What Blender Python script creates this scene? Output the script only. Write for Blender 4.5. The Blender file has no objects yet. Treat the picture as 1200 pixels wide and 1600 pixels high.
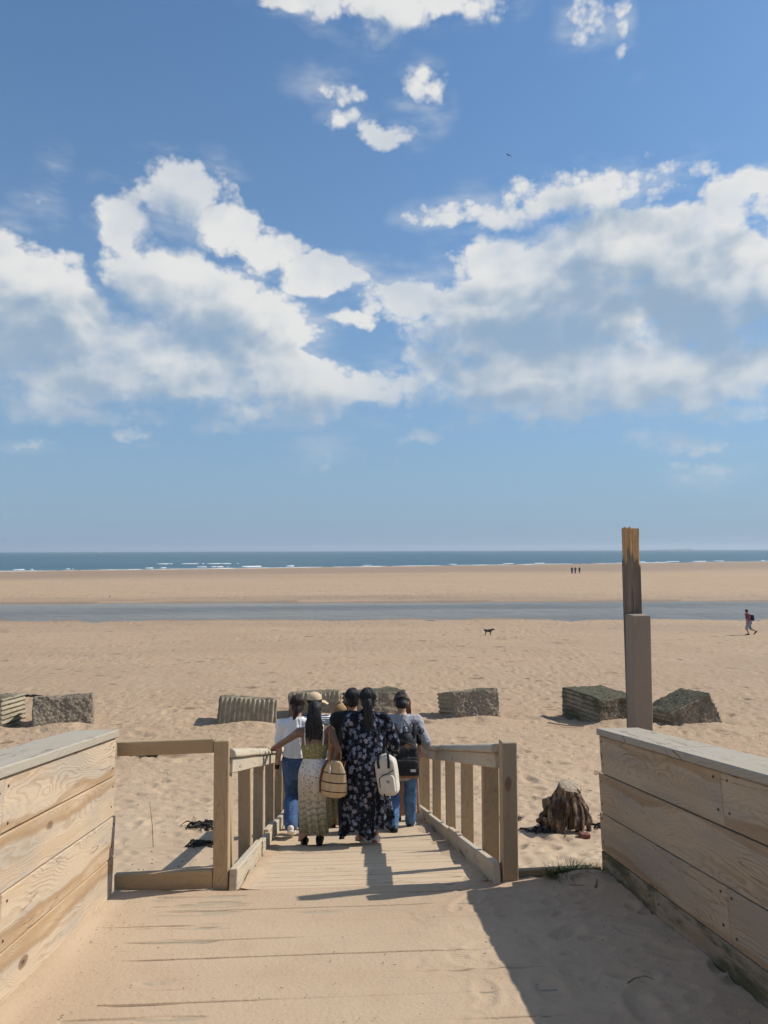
import bpy, bmesh, math, random
import numpy as np
from mathutils import Vector, Matrix, Quaternion, noise as mnoise

scene = bpy.context.scene
COL = scene.collection
RAD = math.radians

# ------------------------------------------------------------------ camera
ZC = 7.6                                   # eye level above the sea
cam_d = bpy.data.cameras.new('camera')
cam = bpy.data.objects.new('camera', cam_d); COL.objects.link(cam)
cam_d.sensor_fit = 'VERTICAL'; cam_d.sensor_height = 24.0; cam_d.sensor_width = 18.0
cam_d.lens = 24.0 * 1180.0 / 1600.0
cam_d.clip_start = 0.05; cam_d.clip_end = 60000
cam.matrix_world = (Matrix.Translation((0, 0, ZC)) @ Matrix.Rotation(RAD(-3.3), 4, 'Z')
                    @ Matrix.Rotation(RAD(90) + math.atan(60 / 1180), 4, 'X') @ Matrix.Rotation(RAD(-0.19), 4, 'Z'))
scene.camera = cam
scene.view_settings.view_transform = 'Standard'
scene.view_settings.look = 'None'
scene.view_settings.gamma = 1.0
scene.view_settings.exposure = 0.0
scene.view_settings.use_curve_mapping = False
scene.cycles.max_bounces = 5
scene.cycles.adaptive_threshold = .02
scene.cycles.transparent_max_bounces = 8
scene.cycles.caustics_reflective = False
scene.cycles.caustics_refractive = False

# ------------------------------------------------------------------ sun
SUN_AZ, SUN_EL = 75.0, 43.5                # degrees clockwise from +Y, and above the horizon
SUN_DIR = Vector((math.sin(RAD(SUN_AZ)) * math.cos(RAD(SUN_EL)), math.cos(RAD(SUN_AZ)) * math.cos(RAD(SUN_EL)), math.sin(RAD(SUN_EL))))
sun_d = bpy.data.lights.new('sun', 'SUN'); sun_d.energy = 4.8; sun_d.angle = RAD(0.53); sun_d.color = (1.0, 0.94, 0.84)
sun = bpy.data.objects.new('sun', sun_d); COL.objects.link(sun)
sun.rotation_euler = SUN_DIR.to_track_quat('Z', 'Y').to_euler(); sun.location = (60, 15, 70)


# ------------------------------------------------------------------ node helper
class NT:
    def __init__(s, nt):
        s.nt = nt; s.k = 0
    def n(s, typ, **kw):
        nd = s.nt.nodes.new(typ); nd.location = (s.k * 40, 0); s.k += 1
        for k, v in kw.items(): setattr(nd, k, v)
        return nd
    def put(s, sock, v):
        if v is None: return
        if isinstance(v, bpy.types.NodeSocket): s.nt.links.new(v, sock)
        elif isinstance(v, (tuple, list)) and len(v) == 3 and sock.type == 'RGBA': sock.default_value = (*v, 1)
        else: sock.default_value = v
    def m(s, op, a, b=None, c=None, clamp=False):
        nd = s.n('ShaderNodeMath', operation=op, use_clamp=clamp)
        s.put(nd.inputs[0], a); s.put(nd.inputs[1], b); s.put(nd.inputs[2], c)
        return nd.outputs[0]
    def v(s, op, a, b=None, c=None, scale=None):
        nd = s.n('ShaderNodeVectorMath', operation=op)
        s.put(nd.inputs[0], a); s.put(nd.inputs[1], b)
        if c is not None: s.put(nd.inputs[2], c)
        if scale is not None: s.put(nd.inputs['Scale'], scale)
        return nd.outputs['Value'] if op in ('DOT_PRODUCT', 'LENGTH', 'DISTANCE') else nd.outputs[0]
    def xyz(s, x=0., y=0., z=0.):
        nd = s.n('ShaderNodeCombineXYZ'); s.put(nd.inputs[0], x); s.put(nd.inputs[1], y); s.put(nd.inputs[2], z); return nd.outputs[0]
    def sep(s, v):
        nd = s.n('ShaderNodeSeparateXYZ'); s.put(nd.inputs[0], v); return nd.outputs
    def noise(s, vec, scale=1., detail=2., rough=.5, lac=2., dist=0., dim='3D', w=None):
        nd = s.n('ShaderNodeTexNoise', noise_dimensions=dim)
        if vec is not None: s.put(nd.inputs['Vector'], vec)
        s.put(nd.inputs['Scale'], scale); s.put(nd.inputs['Detail'], detail); s.put(nd.inputs['Roughness'], rough)
        s.put(nd.inputs['Lacunarity'], lac); s.put(nd.inputs['Distortion'], dist)
        return nd.outputs['Fac']
    def noisec(s, vec, scale=1., detail=2., rough=.5, dim='3D'):
        nd = s.n('ShaderNodeTexNoise', noise_dimensions=dim); s.put(nd.inputs['Vector'], vec); s.put(nd.inputs['Scale'], scale)
        s.put(nd.inputs['Detail'], detail); s.put(nd.inputs['Roughness'], rough); return nd.outputs['Color']
    def vor(s, vec, scale=1., feature='F1', rnd=1., dim='3D', out='Distance', detail=0., rough=.5):
        nd = s.n('ShaderNodeTexVoronoi', feature=feature, voronoi_dimensions=dim)
        s.put(nd.inputs['Vector'], vec); s.put(nd.inputs['Scale'], scale); s.put(nd.inputs['Randomness'], rnd)
        s.put(nd.inputs['Detail'], detail); s.put(nd.inputs['Roughness'], rough)
        return nd.outputs[out]
    def mix(s, f, a, b, blend='MIX'):
        nd = s.n('ShaderNodeMix', data_type='RGBA', blend_type=blend); s.put(nd.inputs[0], f); s.put(nd.inputs[6], a); s.put(nd.inputs[7], b); return nd.outputs[2]
    def mixf(s, f, a, b):
        nd = s.n('ShaderNodeMix', data_type='FLOAT'); s.put(nd.inputs[0], f); s.put(nd.inputs[2], a); s.put(nd.inputs[3], b); return nd.outputs[0]
    def step(s, v, lo, hi, a=0., b=1., smooth=True):
        nd = s.n('ShaderNodeMapRange', interpolation_type='SMOOTHSTEP' if smooth else 'LINEAR')
        for i, q in enumerate((v, lo, hi, a, b)): s.put(nd.inputs[i], q)
        return nd.outputs[0]
    def ramp(s, f, stops):
        nd = s.n('ShaderNodeValToRGB'); cr = nd.color_ramp
        while len(cr.elements) < len(stops): cr.elements.new(0.5)
        for e, (p, c) in zip(cr.elements, stops): e.position = p; e.color = (*c, 1)
        s.put(nd.inputs[0], f); return nd.outputs[0]
    def bump(s, h, strength=1., dist=1., normal=None):
        nd = s.n('ShaderNodeBump'); s.put(nd.inputs['Strength'], strength); s.put(nd.inputs['Distance'], dist); s.put(nd.inputs['Height'], h)
        if normal is not None: s.put(nd.inputs['Normal'], normal)
        return nd.outputs[0]
    def tc(s, out='Object'): return s.n('ShaderNodeTexCoord').outputs[out]
    def attr(s, name, out='Fac'): return s.n('ShaderNodeAttribute', attribute_name=name).outputs[out]


def material(name):
    mt = bpy.data.materials.new(name); mt.use_nodes = True
    nt = NT(mt.node_tree); bs = mt.node_tree.nodes['Principled BSDF']
    return mt, nt, bs


# ------------------------------------------------------------------ world: daylight sky with cumulus
world = bpy.data.worlds.new('World'); scene.world = world; world.use_nodes = True
W = NT(world.node_tree)
for nd in list(world.node_tree.nodes): world.node_tree.nodes.remove(nd)
sky = W.n('ShaderNodeTexSky', sky_type='NISHITA', sun_disc=False)
sky.sun_elevation = RAD(SUN_EL); sky.sun_rotation = RAD(SUN_AZ)
sky.air_density = 1.0; sky.dust_density = 0.6; sky.ozone_density = 1.6; sky.altitude = 10
# cumulus banks: (azimuth, elevation, half width, half height in degrees, thickness); between and beyond them a loose random field
BANKS = [(-16.0, 14.2, 7.5, 2.6, 1.2), (-8.0, 14.4, 5.0, 2.3, 1.1), (-6.0, 10.6, 6.5, 1.1, .9), (-17.5, 9.6, 4.5, 1.0, .8), (-22.4, 15.4, 6.0, 4.4, 1.4), (-23.4, 18.8, 2.2, 2.4, 0.9), (-11.9, 25.1, 3.5, 2.4, 1), (-8.8, 22.7, 2.8, 1.9, 0.9), (-5.5, 21.6, 2.9, 1.4, 0.8), (-1.6, 20.4, 3.9, 1.15, 1.0), (-15.9, 22.6, 2.0, 2.4, 0.8), (-13.4, 19.1, 3.6, 2.6, 1.1), (-9.3, 17.7, 5.6, 2.7, 1.3), (-18.6, 12.2, 6.7, 2.0, 1.1), (-10.1, 12.2, 5.1, 1.9, 1.2), (-4.0, 12.5, 5.3, 2.2, 1.2), (-3.8, 16.4, 2.4, 1.7, 0.8), (-20.4, 10.0, 2.7, 1.4, 0.8), (-22.7, 9.8, 1.0, 0.9, 0.8), (-15.3, 8.3, 1.8, 0.6, 0.55), (-22.6, 7.5, 1.6, 0.5, 0.5), (-9.4, 9.2, 2.1, 0.6, 0.55), (0.8, 17.2, 2.4, 0.7, 0.8), (3.3, 12.1, 5.4, 2.1, 0.9), (7.7, 13.9, 3.4, 2.3, 0.9), (5.0, 8.7, 2.7, 0.7, 0.65), (1.9, 7.2, 4.4, 1.1, 0.4), (19.3, 24.9, 7.2, 1.6, 0.62), (11.3, 24.2, 4.8, 1.0, 0.7), (22.0, 21.0, 8.4, 3.1, 1.3), (5.3, 18.6, 3.7, 1.7, 0.9), (15.0, 16.8, 9.4, 3.8, 1.5), (27.0, 17.0, 6.2, 5.0, 1.5), (28.9, 23.6, 2.8, 1.2, 0.7), (18.7, 12.5, 13.5, 2.8, 1.5), (28.5, 9.6, 3.6, 1.0, 0.45), (15.8, 9.6, 7.0, 0.8, 0.4), (24.3, 7.7, 3.2, 0.9, 0.6), (27.6, 7.4, 2.4, 0.6, 0.5), (26.4, 5.5, 2.1, 0.8, 0.45), (12.7, 20.5, 4.3, 2.6, 0.8), (5.4, 36.8, 7.5, 1.3, 0.85), (-4.1, 36.8, 2.7, 0.7, 0.6), (2.2, 35.5, 2.0, 1.0, 0.5), (-0.8, 32.3, 2.31, 1.03, 0.48), (6.4, 32.0, 1.76, 1.49, 0.57), (4.0, 29.7, 2.42, 0.8, 0.48), (0.2, 30.3, 1.54, 0.57, 0.42), (19.2, 34.5, 1.76, 1.38, 0.48), (21.8, 33.9, 0.8, 1.4, 0.4), (-20.3, 25.1, 0.8, 1.0, 0.25), (-21.3, 23.0, 0.9, 0.7, 0.25)]
def cover_group(group, name, banks):
    g, G, p, go = group(name, ['cover'])
    wv = G.noisec(p, .22, 2, .55, dim='2D')                                   # ragged outlines: the banks are looked up through a warp
    q = G.v('ADD', p, G.v('MULTIPLY_ADD', wv, (3.2, 2.2, 0), (-1.6, -1.1, 0)))
    # the same kind of sky all round: a loose random field beyond the banks listed above
    f = G.noise(G.v('MULTIPLY', p, (.045, .11, 1)), 1., 2, .5, dim='2D'); qx, qy, qz = G.sep(q)
    lim = G.m('MAXIMUM', G.m('SUBTRACT', G.m('ABSOLUTE', G.m('SUBTRACT', qx, 3.4)), 33.), G.m('SUBTRACT', qy, 41.))
    cov = G.m('MINIMUM', G.m('MULTIPLY_ADD', G.m('SUBTRACT', f, .53), 7., -.1), G.m('MULTIPLY', lim, .2))
    cov = G.m('MULTIPLY', G.m('MINIMUM', cov, 1.), 1.)
    cov = G.m('MINIMUM', cov, G.m('MULTIPLY_ADD', qy, .12, -.9))
    for a, e, ra, re, s in banks:
        d = G.v('MULTIPLY_ADD', q, (1 / ra / GROW, 1 / re / GROW, 0), (-a / ra / GROW, -e / re / GROW, 0))
        t = G.m('MULTIPLY_ADD', G.v('DOT_PRODUCT', d, d), -s, s)
        cov = G.m('MAXIMUM', cov, t)
    G.put(go.inputs[0], G.m('MAXIMUM', cov, -1.2))
    return g
def build_cloud_groups():
    def group(name, outs):
        g = bpy.data.node_groups.new(name, 'ShaderNodeTree')
        g.interface.new_socket('azel', in_out='INPUT', socket_type='NodeSocketVector')
        for o_ in outs: g.interface.new_socket(o_, in_out='OUTPUT', socket_type='NodeSocketFloat')
        G = NT(g); gi = G.n('NodeGroupInput'); go = G.n('NodeGroupOutput'); return g, G, gi.outputs[0], go
    covers = []
    for nm, lst in (('cloud_cover', BANKS), ('cloud_cover_large', [b for b in BANKS if b[2] * b[3] > 7.])):
        covers.append(cover_group(group, nm, lst))
    g2, G, p, go = group('cloud_billows', ['billow'])
    st = G.v('MULTIPLY', p, (1, 1.3, 1))
    big = G.noise(st, .17, 10, .57, 2.1, .2, dim='2D')
    puff = G.vor(st, .62, detail=2.0, rough=.55, dim='2D')
    G.put(go.inputs[0], G.m('ADD', G.m('MULTIPLY', G.m('SUBTRACT', big, .5), 2.5), G.m('MULTIPLY', G.m('SUBTRACT', .40, puff), .55)))
    g3, G, p, go = group('cloud_relief', ['relief'])
    st = G.v('MULTIPLY', p, (1, 1.3, 1))
    big = G.noise(st, .13, 4.0, .5, 2.1, .25, dim='2D'); puff = G.vor(st, .40, detail=.8, rough=.4, dim='2D')
    G.put(go.inputs[0], G.m('ADD', G.m('MULTIPLY', G.m('SUBTRACT', big, .5), 2.5), G.m('MULTIPLY', G.m('SUBTRACT', .40, puff), .45)))
    return covers[0], covers[1], g2, g3
GROW = 1.22
G_COVER, G_COVER_LARGE, G_BILLOW, G_RELIEF = build_cloud_groups()
dirv = W.tc('Generated'); dx, dy, dz = W.sep(dirv)
az = W.m('MULTIPLY', W.m('ARCTAN2', dx, dy), 57.2958)
el = W.m('MULTIPLY', W.m('ARCSINE', dz), 57.2958)
azel = W.xyz(az, el, 0.0)
def grp(g, vec):
    nd = W.n('ShaderNodeGroup'); nd.node_tree = g; W.put(nd.inputs[0], vec); return nd.outputs[0]
c0 = grp(G_COVER, azel); b0 = grp(G_BILLOW, azel)
up2 = W.v('ADD', azel, (0.8, 2.2, 0)); c2 = grp(G_COVER_LARGE, up2)
r0 = grp(G_RELIEF, azel); r1 = grp(G_RELIEF, W.v('ADD', azel, (0.8, 1.35, 0)))
dens = W.m('MULTIPLY_ADD', c0, 1.45, b0); dens2 = W.m('MULTIPLY_ADD', c2, 1.45, r1)
soft = W.step(W.m('SUBTRACT', c2, c0), -.5, .35, .62, 1.4)          # crisp sunlit tops, hazy bases
alpha = W.step(dens, -.08, soft)
veil = W.m('MULTIPLY', W.step(c0, -.8, .5), W.step(W.noise(W.v('MULTIPLY', azel, (.10, .30, 1)), 1., 4, .6, dim='2D'), .42, .75, 0., .45))
thin = W.step(W.noise(W.v('MULTIPLY', azel, (.11, .17, 1)), 1., 3, .55, dim='2D'), .30, .56, .80, 1.)
alpha = W.m('MAXIMUM', W.m('MULTIPLY', alpha, thin), veil)
edge = W.step(dens, .0, .9, 1., 0.)                                # thin rims let the light through
lit = W.step(W.m('SUBTRACT', r0, r1), -.60, .70)
deep = W.step(dens2, -.4, 2.15)
broad = W.noise(W.v('MULTIPLY', azel, (.07, .16, 1)), 1., 2, .5, dim='2D')
bright = W.m('ADD', W.m('MULTIPLY_ADD', lit, .62, W.m('MULTIPLY_ADD', deep, -1.2, .66)), W.m('MULTIPLY', edge, .16))
bright = W.m('ADD', bright, W.m('MULTIPLY', W.m('SUBTRACT', broad, .52), .9))
bright = W.step(bright, -.62, 1.05)
ccol = W.mix(bright, (.315, .43, .565), (.82, .82, .805))
alpha = W.m('MULTIPLY', alpha, W.step(el, 4.0, 13.0, .5, .96))
ccol = W.mix(W.step(el, 5., 17., .62, 0.), ccol, (.42, .515, .625))
haze = W.m('MULTIPLY', W.m('EXPONENT', W.m('MULTIPLY', W.m('MAXIMUM', el, 0.), -.052)), .97)
bg1 = W.n('ShaderNodeBackground'); W.put(bg1.inputs[0], W.mix(1., sky.outputs[0], (.60, .92, 1.14), 'MULTIPLY')); bg1.inputs[1].default_value = 0.115
bg3 = W.n('ShaderNodeBackground'); bg3.inputs[0].default_value = (.275, .385, .53, 1); bg3.inputs[1].default_value = 1.0
mh = W.n('ShaderNodeMixShader'); W.put(mh.inputs[0], haze); W.put(mh.inputs[1], bg1.outputs[0]); W.put(mh.inputs[2], bg3.outputs[0])
bg2 = W.n('ShaderNodeBackground'); W.put(bg2.inputs[0], ccol); bg2.inputs[1].default_value = .98
mx = W.n('ShaderNodeMixShader'); W.put(mx.inputs[0], alpha); W.put(mx.inputs[1], mh.outputs[0]); W.put(mx.inputs[2], bg2.outputs[0])
wo = W.n('ShaderNodeOutputWorld'); W.put(wo.inputs[0], mx.outputs[0])
world.cycles.sampling_method = 'MANUAL'; world.cycles.sample_map_resolution = 256

# ------------------------------------------------------------------ objects, tags
def obj(name, me, mat=None, parent=None, mw=None):
    o = bpy.data.objects.new(name, me); COL.objects.link(o)
    if mat is not None and me is not None and len(me.materials) == 0: me.materials.append(mat)
    if parent is not None: o.parent = parent
    if mw is not None: o.matrix_basis = mw
    return o
def empty(name, loc=(0, 0, 0), rz=0.):
    o = bpy.data.objects.new(name, None); COL.objects.link(o); o.location = loc; o.rotation_euler = (0, 0, rz); o.empty_display_size = .2; return o
def tag(o, label, cat, group=None, kind=None):
    if label: o['label'] = label
    if cat: o['category'] = cat
    if group: o['group'] = group
    if kind: o['kind'] = kind
    return o
def struct(o, kind='structure'):
    o['kind'] = kind; return o
def mesh_np(name, verts, faces, smooth=True):
    me = bpy.data.meshes.new(name)
    verts = np.asarray(verts, np.float32); faces = np.asarray(faces, np.int32)
    k = faces.shape[1]
    me.vertices.add(len(verts)); me.vertices.foreach_set('co', verts.ravel())
    me.loops.add(faces.size); me.loops.foreach_set('vertex_index', faces.ravel())
    me.polygons.add(len(faces)); me.polygons.foreach_set('loop_start', np.arange(0, faces.size, k, dtype=np.int32))
    me.polygons.foreach_set('loop_total', np.full(len(faces), k, np.int32))
    me.polygons.foreach_set('use_smooth', np.full(len(faces), smooth, bool))
    me.update(); me.validate(); return me
def grid_faces(nr, nc, wrap=False):
    r = np.arange(nr - 1)[:, None]; c = np.arange(nc if wrap else nc - 1)[None, :]
    a = r * nc + c; b = r * nc + (c + 1) % nc
    return np.stack([a, b, b + nc, a + nc], -1).reshape(-1, 4)
def attr_f(me, name, vals):
    at = me.attributes.new(name, 'FLOAT', 'POINT'); at.data.foreach_set('value', np.asarray(vals, np.float32).ravel())
def bm_mesh(bm, name, smooth=False):
    me = bpy.data.meshes.new(name); bm.normal_update(); bm.to_mesh(me); bm.free()
    if smooth: me.polygons.foreach_set('use_smooth', np.ones(len(me.polygons), bool))
    return me

# ------------------------------------------------------------------ value noise in numpy
def hsh(ix, iy, s):
    h = (ix.astype(np.int64) * 374761393 + iy.astype(np.int64) * 668265263 + int(s) * 144665483) & 0xFFFFFFFF
    h = ((h ^ (h >> 13)) * 1274126177) & 0xFFFFFFFF
    h = ((h ^ (h >> 16)) * 2246822519) & 0xFFFFFFFF
    return ((h ^ (h >> 15)) & 0xFFFFFF) / float(0xFFFFFF)
def vno(x, y, s=0):
    ix = np.floor(x); iy = np.floor(y); fx = x - ix; fy = y - iy
    ux = fx * fx * (3 - 2 * fx); uy = fy * fy * (3 - 2 * fy)
    a = hsh(ix, iy, s); b = hsh(ix + 1, iy, s); c = hsh(ix, iy + 1, s); d = hsh(ix + 1, iy + 1, s)
    return (a + (b - a) * ux) * (1 - uy) + (c + (d - c) * ux) * uy
def fbm(x, y, s=0, o=4, g=.5):
    t = np.zeros_like(x, float); am = 1.; n = 0.
    for k in range(o):
        t += am * (vno(x, y, s + 17 * k) - .5); n += am; am *= g; x = x * 2.03 + 3.1; y = y * 2.03 + 1.7
    return t / n * 2
def pits(x, y, cell, s, prob=.6, wmin=.35, wmax=.55, asp=2.0, rim=.35):
    """scattered footprints and scuffs: an oval dip with a raised rim, one per cell at most; unit depth"""
    out = np.zeros_like(x, float); cx = np.floor(x / cell); cy = np.floor(y / cell)
    for i in (-1, 0, 1):
        for j in (-1, 0, 1):
            gx = cx + i; gy = cy + j
            on = hsh(gx, gy, s) < prob
            px = (gx + .15 + .7 * hsh(gx, gy, s + 1)) * cell; py = (gy + .15 + .7 * hsh(gx, gy, s + 2)) * cell
            w = cell * (wmin + (wmax - wmin) * hsh(gx, gy, s + 3)) * .5
            a = hsh(gx, gy, s + 4) * 6.283; dp = .4 + .6 * hsh(gx, gy, s + 5)
            dx = x - px; dy = y - py
            u = (dx * np.cos(a) + dy * np.sin(a)) / w; v = (-dx * np.sin(a) + dy * np.cos(a)) / (w / asp)
            q = u * u + v * v
            out += on * dp * (-np.exp(-q * q * .9) + rim * np.exp(-(np.sqrt(q) - 1.45) ** 2 * 5))
    return out
def sstep(x, a, b):
    t = np.clip((x - a) / (b - a), 0, 1); return t * t * (3 - 2 * t)

# ------------------------------------------------------------------ the lie of the land
SL = 0.1406; DK0 = 6.01                     # deck: z = DK0 - SL * y
RS = 0.2546; RY0, RZ0 = 5.40, 5.243         # ramp: starts at the deck's end
def deck_z(y): return DK0 - SL * y
def ramp_z(y): return RZ0 - RS * (y - RY0)
_PY = np.array([-20, -5, 2, 5.0, 5.9, 6.9, 8, 9.15, 11, 14, 19, 25, 32, 47, 58, 65, 67.5, 72, 80, 84.5, 88, 91, 96.5, 104, 112])
_PZ = np.array([8.3, 6.4, 5.6, 5.04, 4.75, 4.15, 3.84, 3.69, 3.50, 3.33, 3.14, 2.88, 2.60, 2.04, 1.74, 1.56, 1.49, 1.25, 1.12, 1.3, 1.49, 1.66, 1.82, 1.95, 2.0])
def d_shore(t): return 7.6 * 1180 / np.clip(25.5 - 10.8 * np.clip(t, -.9, .9), 12, 40)
def land_base(x, y):
    d = np.maximum(.9983 * y + .0576 * x, -20)
    yy = np.where(y < 12, y, d)
    wob = (2.2 * fbm(x / 17, d / 40, 31, 4) + .9 * fbm(x / 4, d / 9, 37, 3)) * sstep(d, 40, 60) * (1 - .6 * sstep(d, 70, 78))
    z = np.interp(yy + wob, _PY, _PZ)
    t = x / np.maximum(y, 5.)
    ds = d_shore(t); q = (d - 112) / (ds - 112)
    far = 2.0 * (1 - np.clip(q, 0, 3))
    z = np.where(d > 112, np.where(q > 1, -3 * (q - 1), far), z)
    return z
MOUNDS = []                                 # drifts at the blocks: x, y, rx, ry, h
def land(x, y, detail=True):
    x = np.asarray(x, float); y = np.asarray(y, float)
    z = land_base(x, y)
    d = .9983 * y + .0576 * x
    nearf = sstep(y, 6.2, 8.5)
    z = z + nearf * .05 * fbm(x / 2.7, y / 2.7, 3, 3) * (1 - sstep(d, 80, 140)) + .16 * fbm(x / 11, y / 8, 5, 2) * sstep(y, 9, 16) * (1 - sstep(d, 40, 60))
    z = z + .12 * fbm(x / 30, d / 12, 8, 3) * sstep(d, 95, 105) * (1 - sstep(d, 150, 260))
    z = z + .10 * fbm(x / 7, d / 2.6, 44, 4) * (sstep(d, 60, 64) * (1 - sstep(d, 72, 76)) + sstep(d, 82, 85) * (1 - sstep(d, 96, 100)))
    for mx_, my_, rx_, ry_, h_ in MOUNDS:
        z = z + h_ * np.exp(-((x - mx_) / rx_) ** 2 - ((y - my_) / ry_) ** 2)
    if detail:
        fade = 1 - sstep(d, 66, 70) * (1 - sstep(d, 91, 95))
        busy = .45 + .75 * sstep(fbm(x / 6, y / 6, 12, 3), -.35, .4)
        a = .036 * pits(x, y, .42, 40, .75, .5, .8, 1.8) + .024 * pits(x, y, .23, 50, .6, .45, .8, 1.5) + (.03 + .02 * sstep(d, 11, 24)) * pits(x, y, 1.1, 60, .45, .35, .6, 1.6)
        z = z + nearf * fade * busy * a * np.where(d < 100, 1, .8) * (1 - .75 * sstep(d, 150, 240)) * (1 + .25 * sstep(d, 12, 30))
        z = z + nearf * .012 * fbm(x / .5, y / .5, 70, 3) * (1 - sstep(d, 20, 40))
    return z
def land1(x, y, detail=False): return float(land(np.array([x]), np.array([y]), detail)[0])

# ------------------------------------------------------------------ materials
def wood(name, pale=(.56, .44, .31), late=(.31, .21, .125), warm=(.42, .245, .11), grey=(.41, .36, .30), warm_amt=.6, grey_amt=.5,
         rings=1.0, knots=1.0, algae=0.0, rough=.75, ringfreq=42., bumpk=1.0, heart=0.0, cracks=1.0):
    mt, N, bs = material(name)
    rnd = N.n('ShaderNodeObjectInfo').outputs['Random']
    p = N.tc('Object')
    off = N.xyz(N.m('MULTIPLY', rnd, 37.0), N.m('MULTIPLY', rnd, 11.0), N.m('MULTIPLY', rnd, 5.3))
    lz = N.sep(p)[2]
    p = N.v('ADD', p, off)
    px, py, pz = N.sep(p)
    # knots, stretched a little along the board
    kp = N.xyz(N.m('MULTIPLY', px, 1.9), N.m('MULTIPLY', py, .6), N.m('MULTIPLY', pz, 4.0))
    kp = N.v('ADD', kp, N.v('SCALE', N.noisec(p, 5.0, 2), None, scale=.10))
    kd = N.vor(kp, 1.0)
    kinf = N.m('MULTIPLY', N.m('EXPONENT', N.m('MULTIPLY', N.m('MULTIPLY', kd, kd), -16.0)), knots)
    # growth rings cut lengthwise: long flames
    w1 = N.noise(N.xyz(N.m('MULTIPLY', px, .75), N.m('MULTIPLY', py, 2.0), N.m('MULTIPLY', pz, 3.0)), 1., 3, .45)
    w2 = N.noise(N.xyz(N.m('MULTIPLY', px, 5.), N.m('MULTIPLY', py, 8.0), N.m('MULTIPLY', pz, 22.0)), 1., 2, .5)
    ring = N.m('ADD', N.m('MULTIPLY', N.m('ADD', pz, N.m('MULTIPLY', py, .6)), ringfreq), N.m('MULTIPLY', w1, 26.0))
    ring = N.m('ADD', ring, N.m('MULTIPLY_ADD', w2, 1.6, N.m('MULTIPLY', kinf, 8.0)))
    saw = N.m('FRACT', ring)
    rl = N.m('MULTIPLY', N.step(saw, .35, .9), N.step(saw, .93, 1.0, 1., 0.))
    grain = N.noise(N.xyz(N.m('MULTIPLY', px, 4.), N.m('MULTIPLY', py, 160.), N.m('MULTIPLY', pz, 260.)), 1., 3, .6)
    blot = N.noise(N.xyz(N.m('MULTIPLY', px, 1.1), N.m('MULTIPLY', py, 3.), N.m('MULTIPLY', pz, 6.)), 1., 4, .55)
    blot2 = N.noise(N.xyz(N.m('MULTIPLY', px, .7), N.m('MULTIPLY', py, 3.), N.m('MULTIPLY_ADD', pz, 9., 7.7)), 1., 3, .5)
    show = N.step(N.noise(N.xyz(N.m('MULTIPLY', px, .9), 0., N.m('MULTIPLY', pz, 3.)), 1., 2, .5), .38, .62, .25, 1.)
    rl = N.m('MULTIPLY', N.m('MULTIPLY', rl, show), .75 * rings)
    c = N.mix(N.step(blot, .35, .68), pale, N.mix(.5, pale, grey))
    c = N.mix(N.m('MULTIPLY', N.step(blot2, .54, .63), warm_amt), c, warm)
    c = N.mix(N.m('MULTIPLY', N.step(blot, .46, .70), grey_amt), c, grey)
    if heart > 0:                                   # heartwood shows as a wavy brown band along one edge of the board
        side = N.m('MULTIPLY_ADD', N.m('GREATER_THAN', N.m('FRACT', N.m('MULTIPLY', rnd, 7.31)), .5), 2., -1.)
        wv = N.noise(N.xyz(N.m('MULTIPLY', px, 1.3), 0., N.m('MULTIPLY', pz, 1.2)), 1., 3, .45)
        hb = N.m('ADD', N.m('MULTIPLY', lz, side), N.m('MULTIPLY_ADD', wv, .22, N.m('MULTIPLY', N.m('SUBTRACT', rnd, .5), .06)))
        hm = N.m('MULTIPLY', N.step(hb, .165, .20), N.m('MULTIPLY', N.step(blot, .30, .55, .35, 1.), N.step(w2, .25, .7, .55, 1.)))
        c = N.mix(N.m('MULTIPLY', hm, heart), c, warm)
        c = N.mix(N.m('MULTIPLY', N.m('MULTIPLY', N.step(hb, .165, .185), N.step(hb, .190, .225, 1., 0.)), heart * .45), c, (.25, .145, .07))
    c = N.mix(N.m('MULTIPLY', rl, .78), c, late)
    c = N.mix(N.m('MULTIPLY', N.step(grain, .5, .8), .35), c, late)
    kc = N.m('MULTIPLY', N.step(kd, .085, .125, 1., 0.), min(1, knots))
    c = N.mix(N.m('MULTIPLY', kc, .8), c, (.17, .10, .055))
    c = N.mix(N.m('MULTIPLY', N.step(kd, .02, .05, 1., 0.), .9 * min(1, knots)), c, (.06, .035, .02))
    # drying cracks
    ck = N.noise(N.xyz(N.m('MULTIPLY', px, .8), N.m('MULTIPLY', py, 4.), N.m('MULTIPLY', pz, 13.)), 1., 3, .5)
    cm = N.m('MULTIPLY', N.step(N.m('ABSOLUTE', N.m('SUBTRACT', ck, .5)), .002, .007, 1., 0.), N.step(N.noise(p, 1.7, 1), .48, .58))
    cm = N.m('MULTIPLY', cm, cracks)
    c = N.mix(N.m('MULTIPLY', cm, .75), c, (.05, .032, .02))
    if algae > 0:
        ag = N.noise(N.v('MULTIPLY', p, (1.3, 1., 5.)), 1.6, 5, .62)
        c = N.mix(N.m('MULTIPLY', N.step(ag, .62 - .3 * algae, .78 - .25 * algae), .85), c, (.055, .065, .028))
        ag2 = N.noise(N.v('MULTIPLY', p, (3.3, 1., 7.)), 1.2, 4, .6)
        c = N.mix(N.m('MULTIPLY', N.step(ag2, .56, .7), .7 * algae), c, (.035, .032, .022))
    fine = N.noise(N.v('MULTIPLY', p, (9, 40, 40)), 4., 3, .6)
    c = N.mix(.35, c, N.mix(fine, (.28, .28, .28), (.72, .72, .72)), 'OVERLAY')
    N.put(bs.inputs['Base Color'], c); bs.inputs['Roughness'].default_value = rough
    bs.inputs['Specular IOR Level'].default_value = .25
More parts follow.
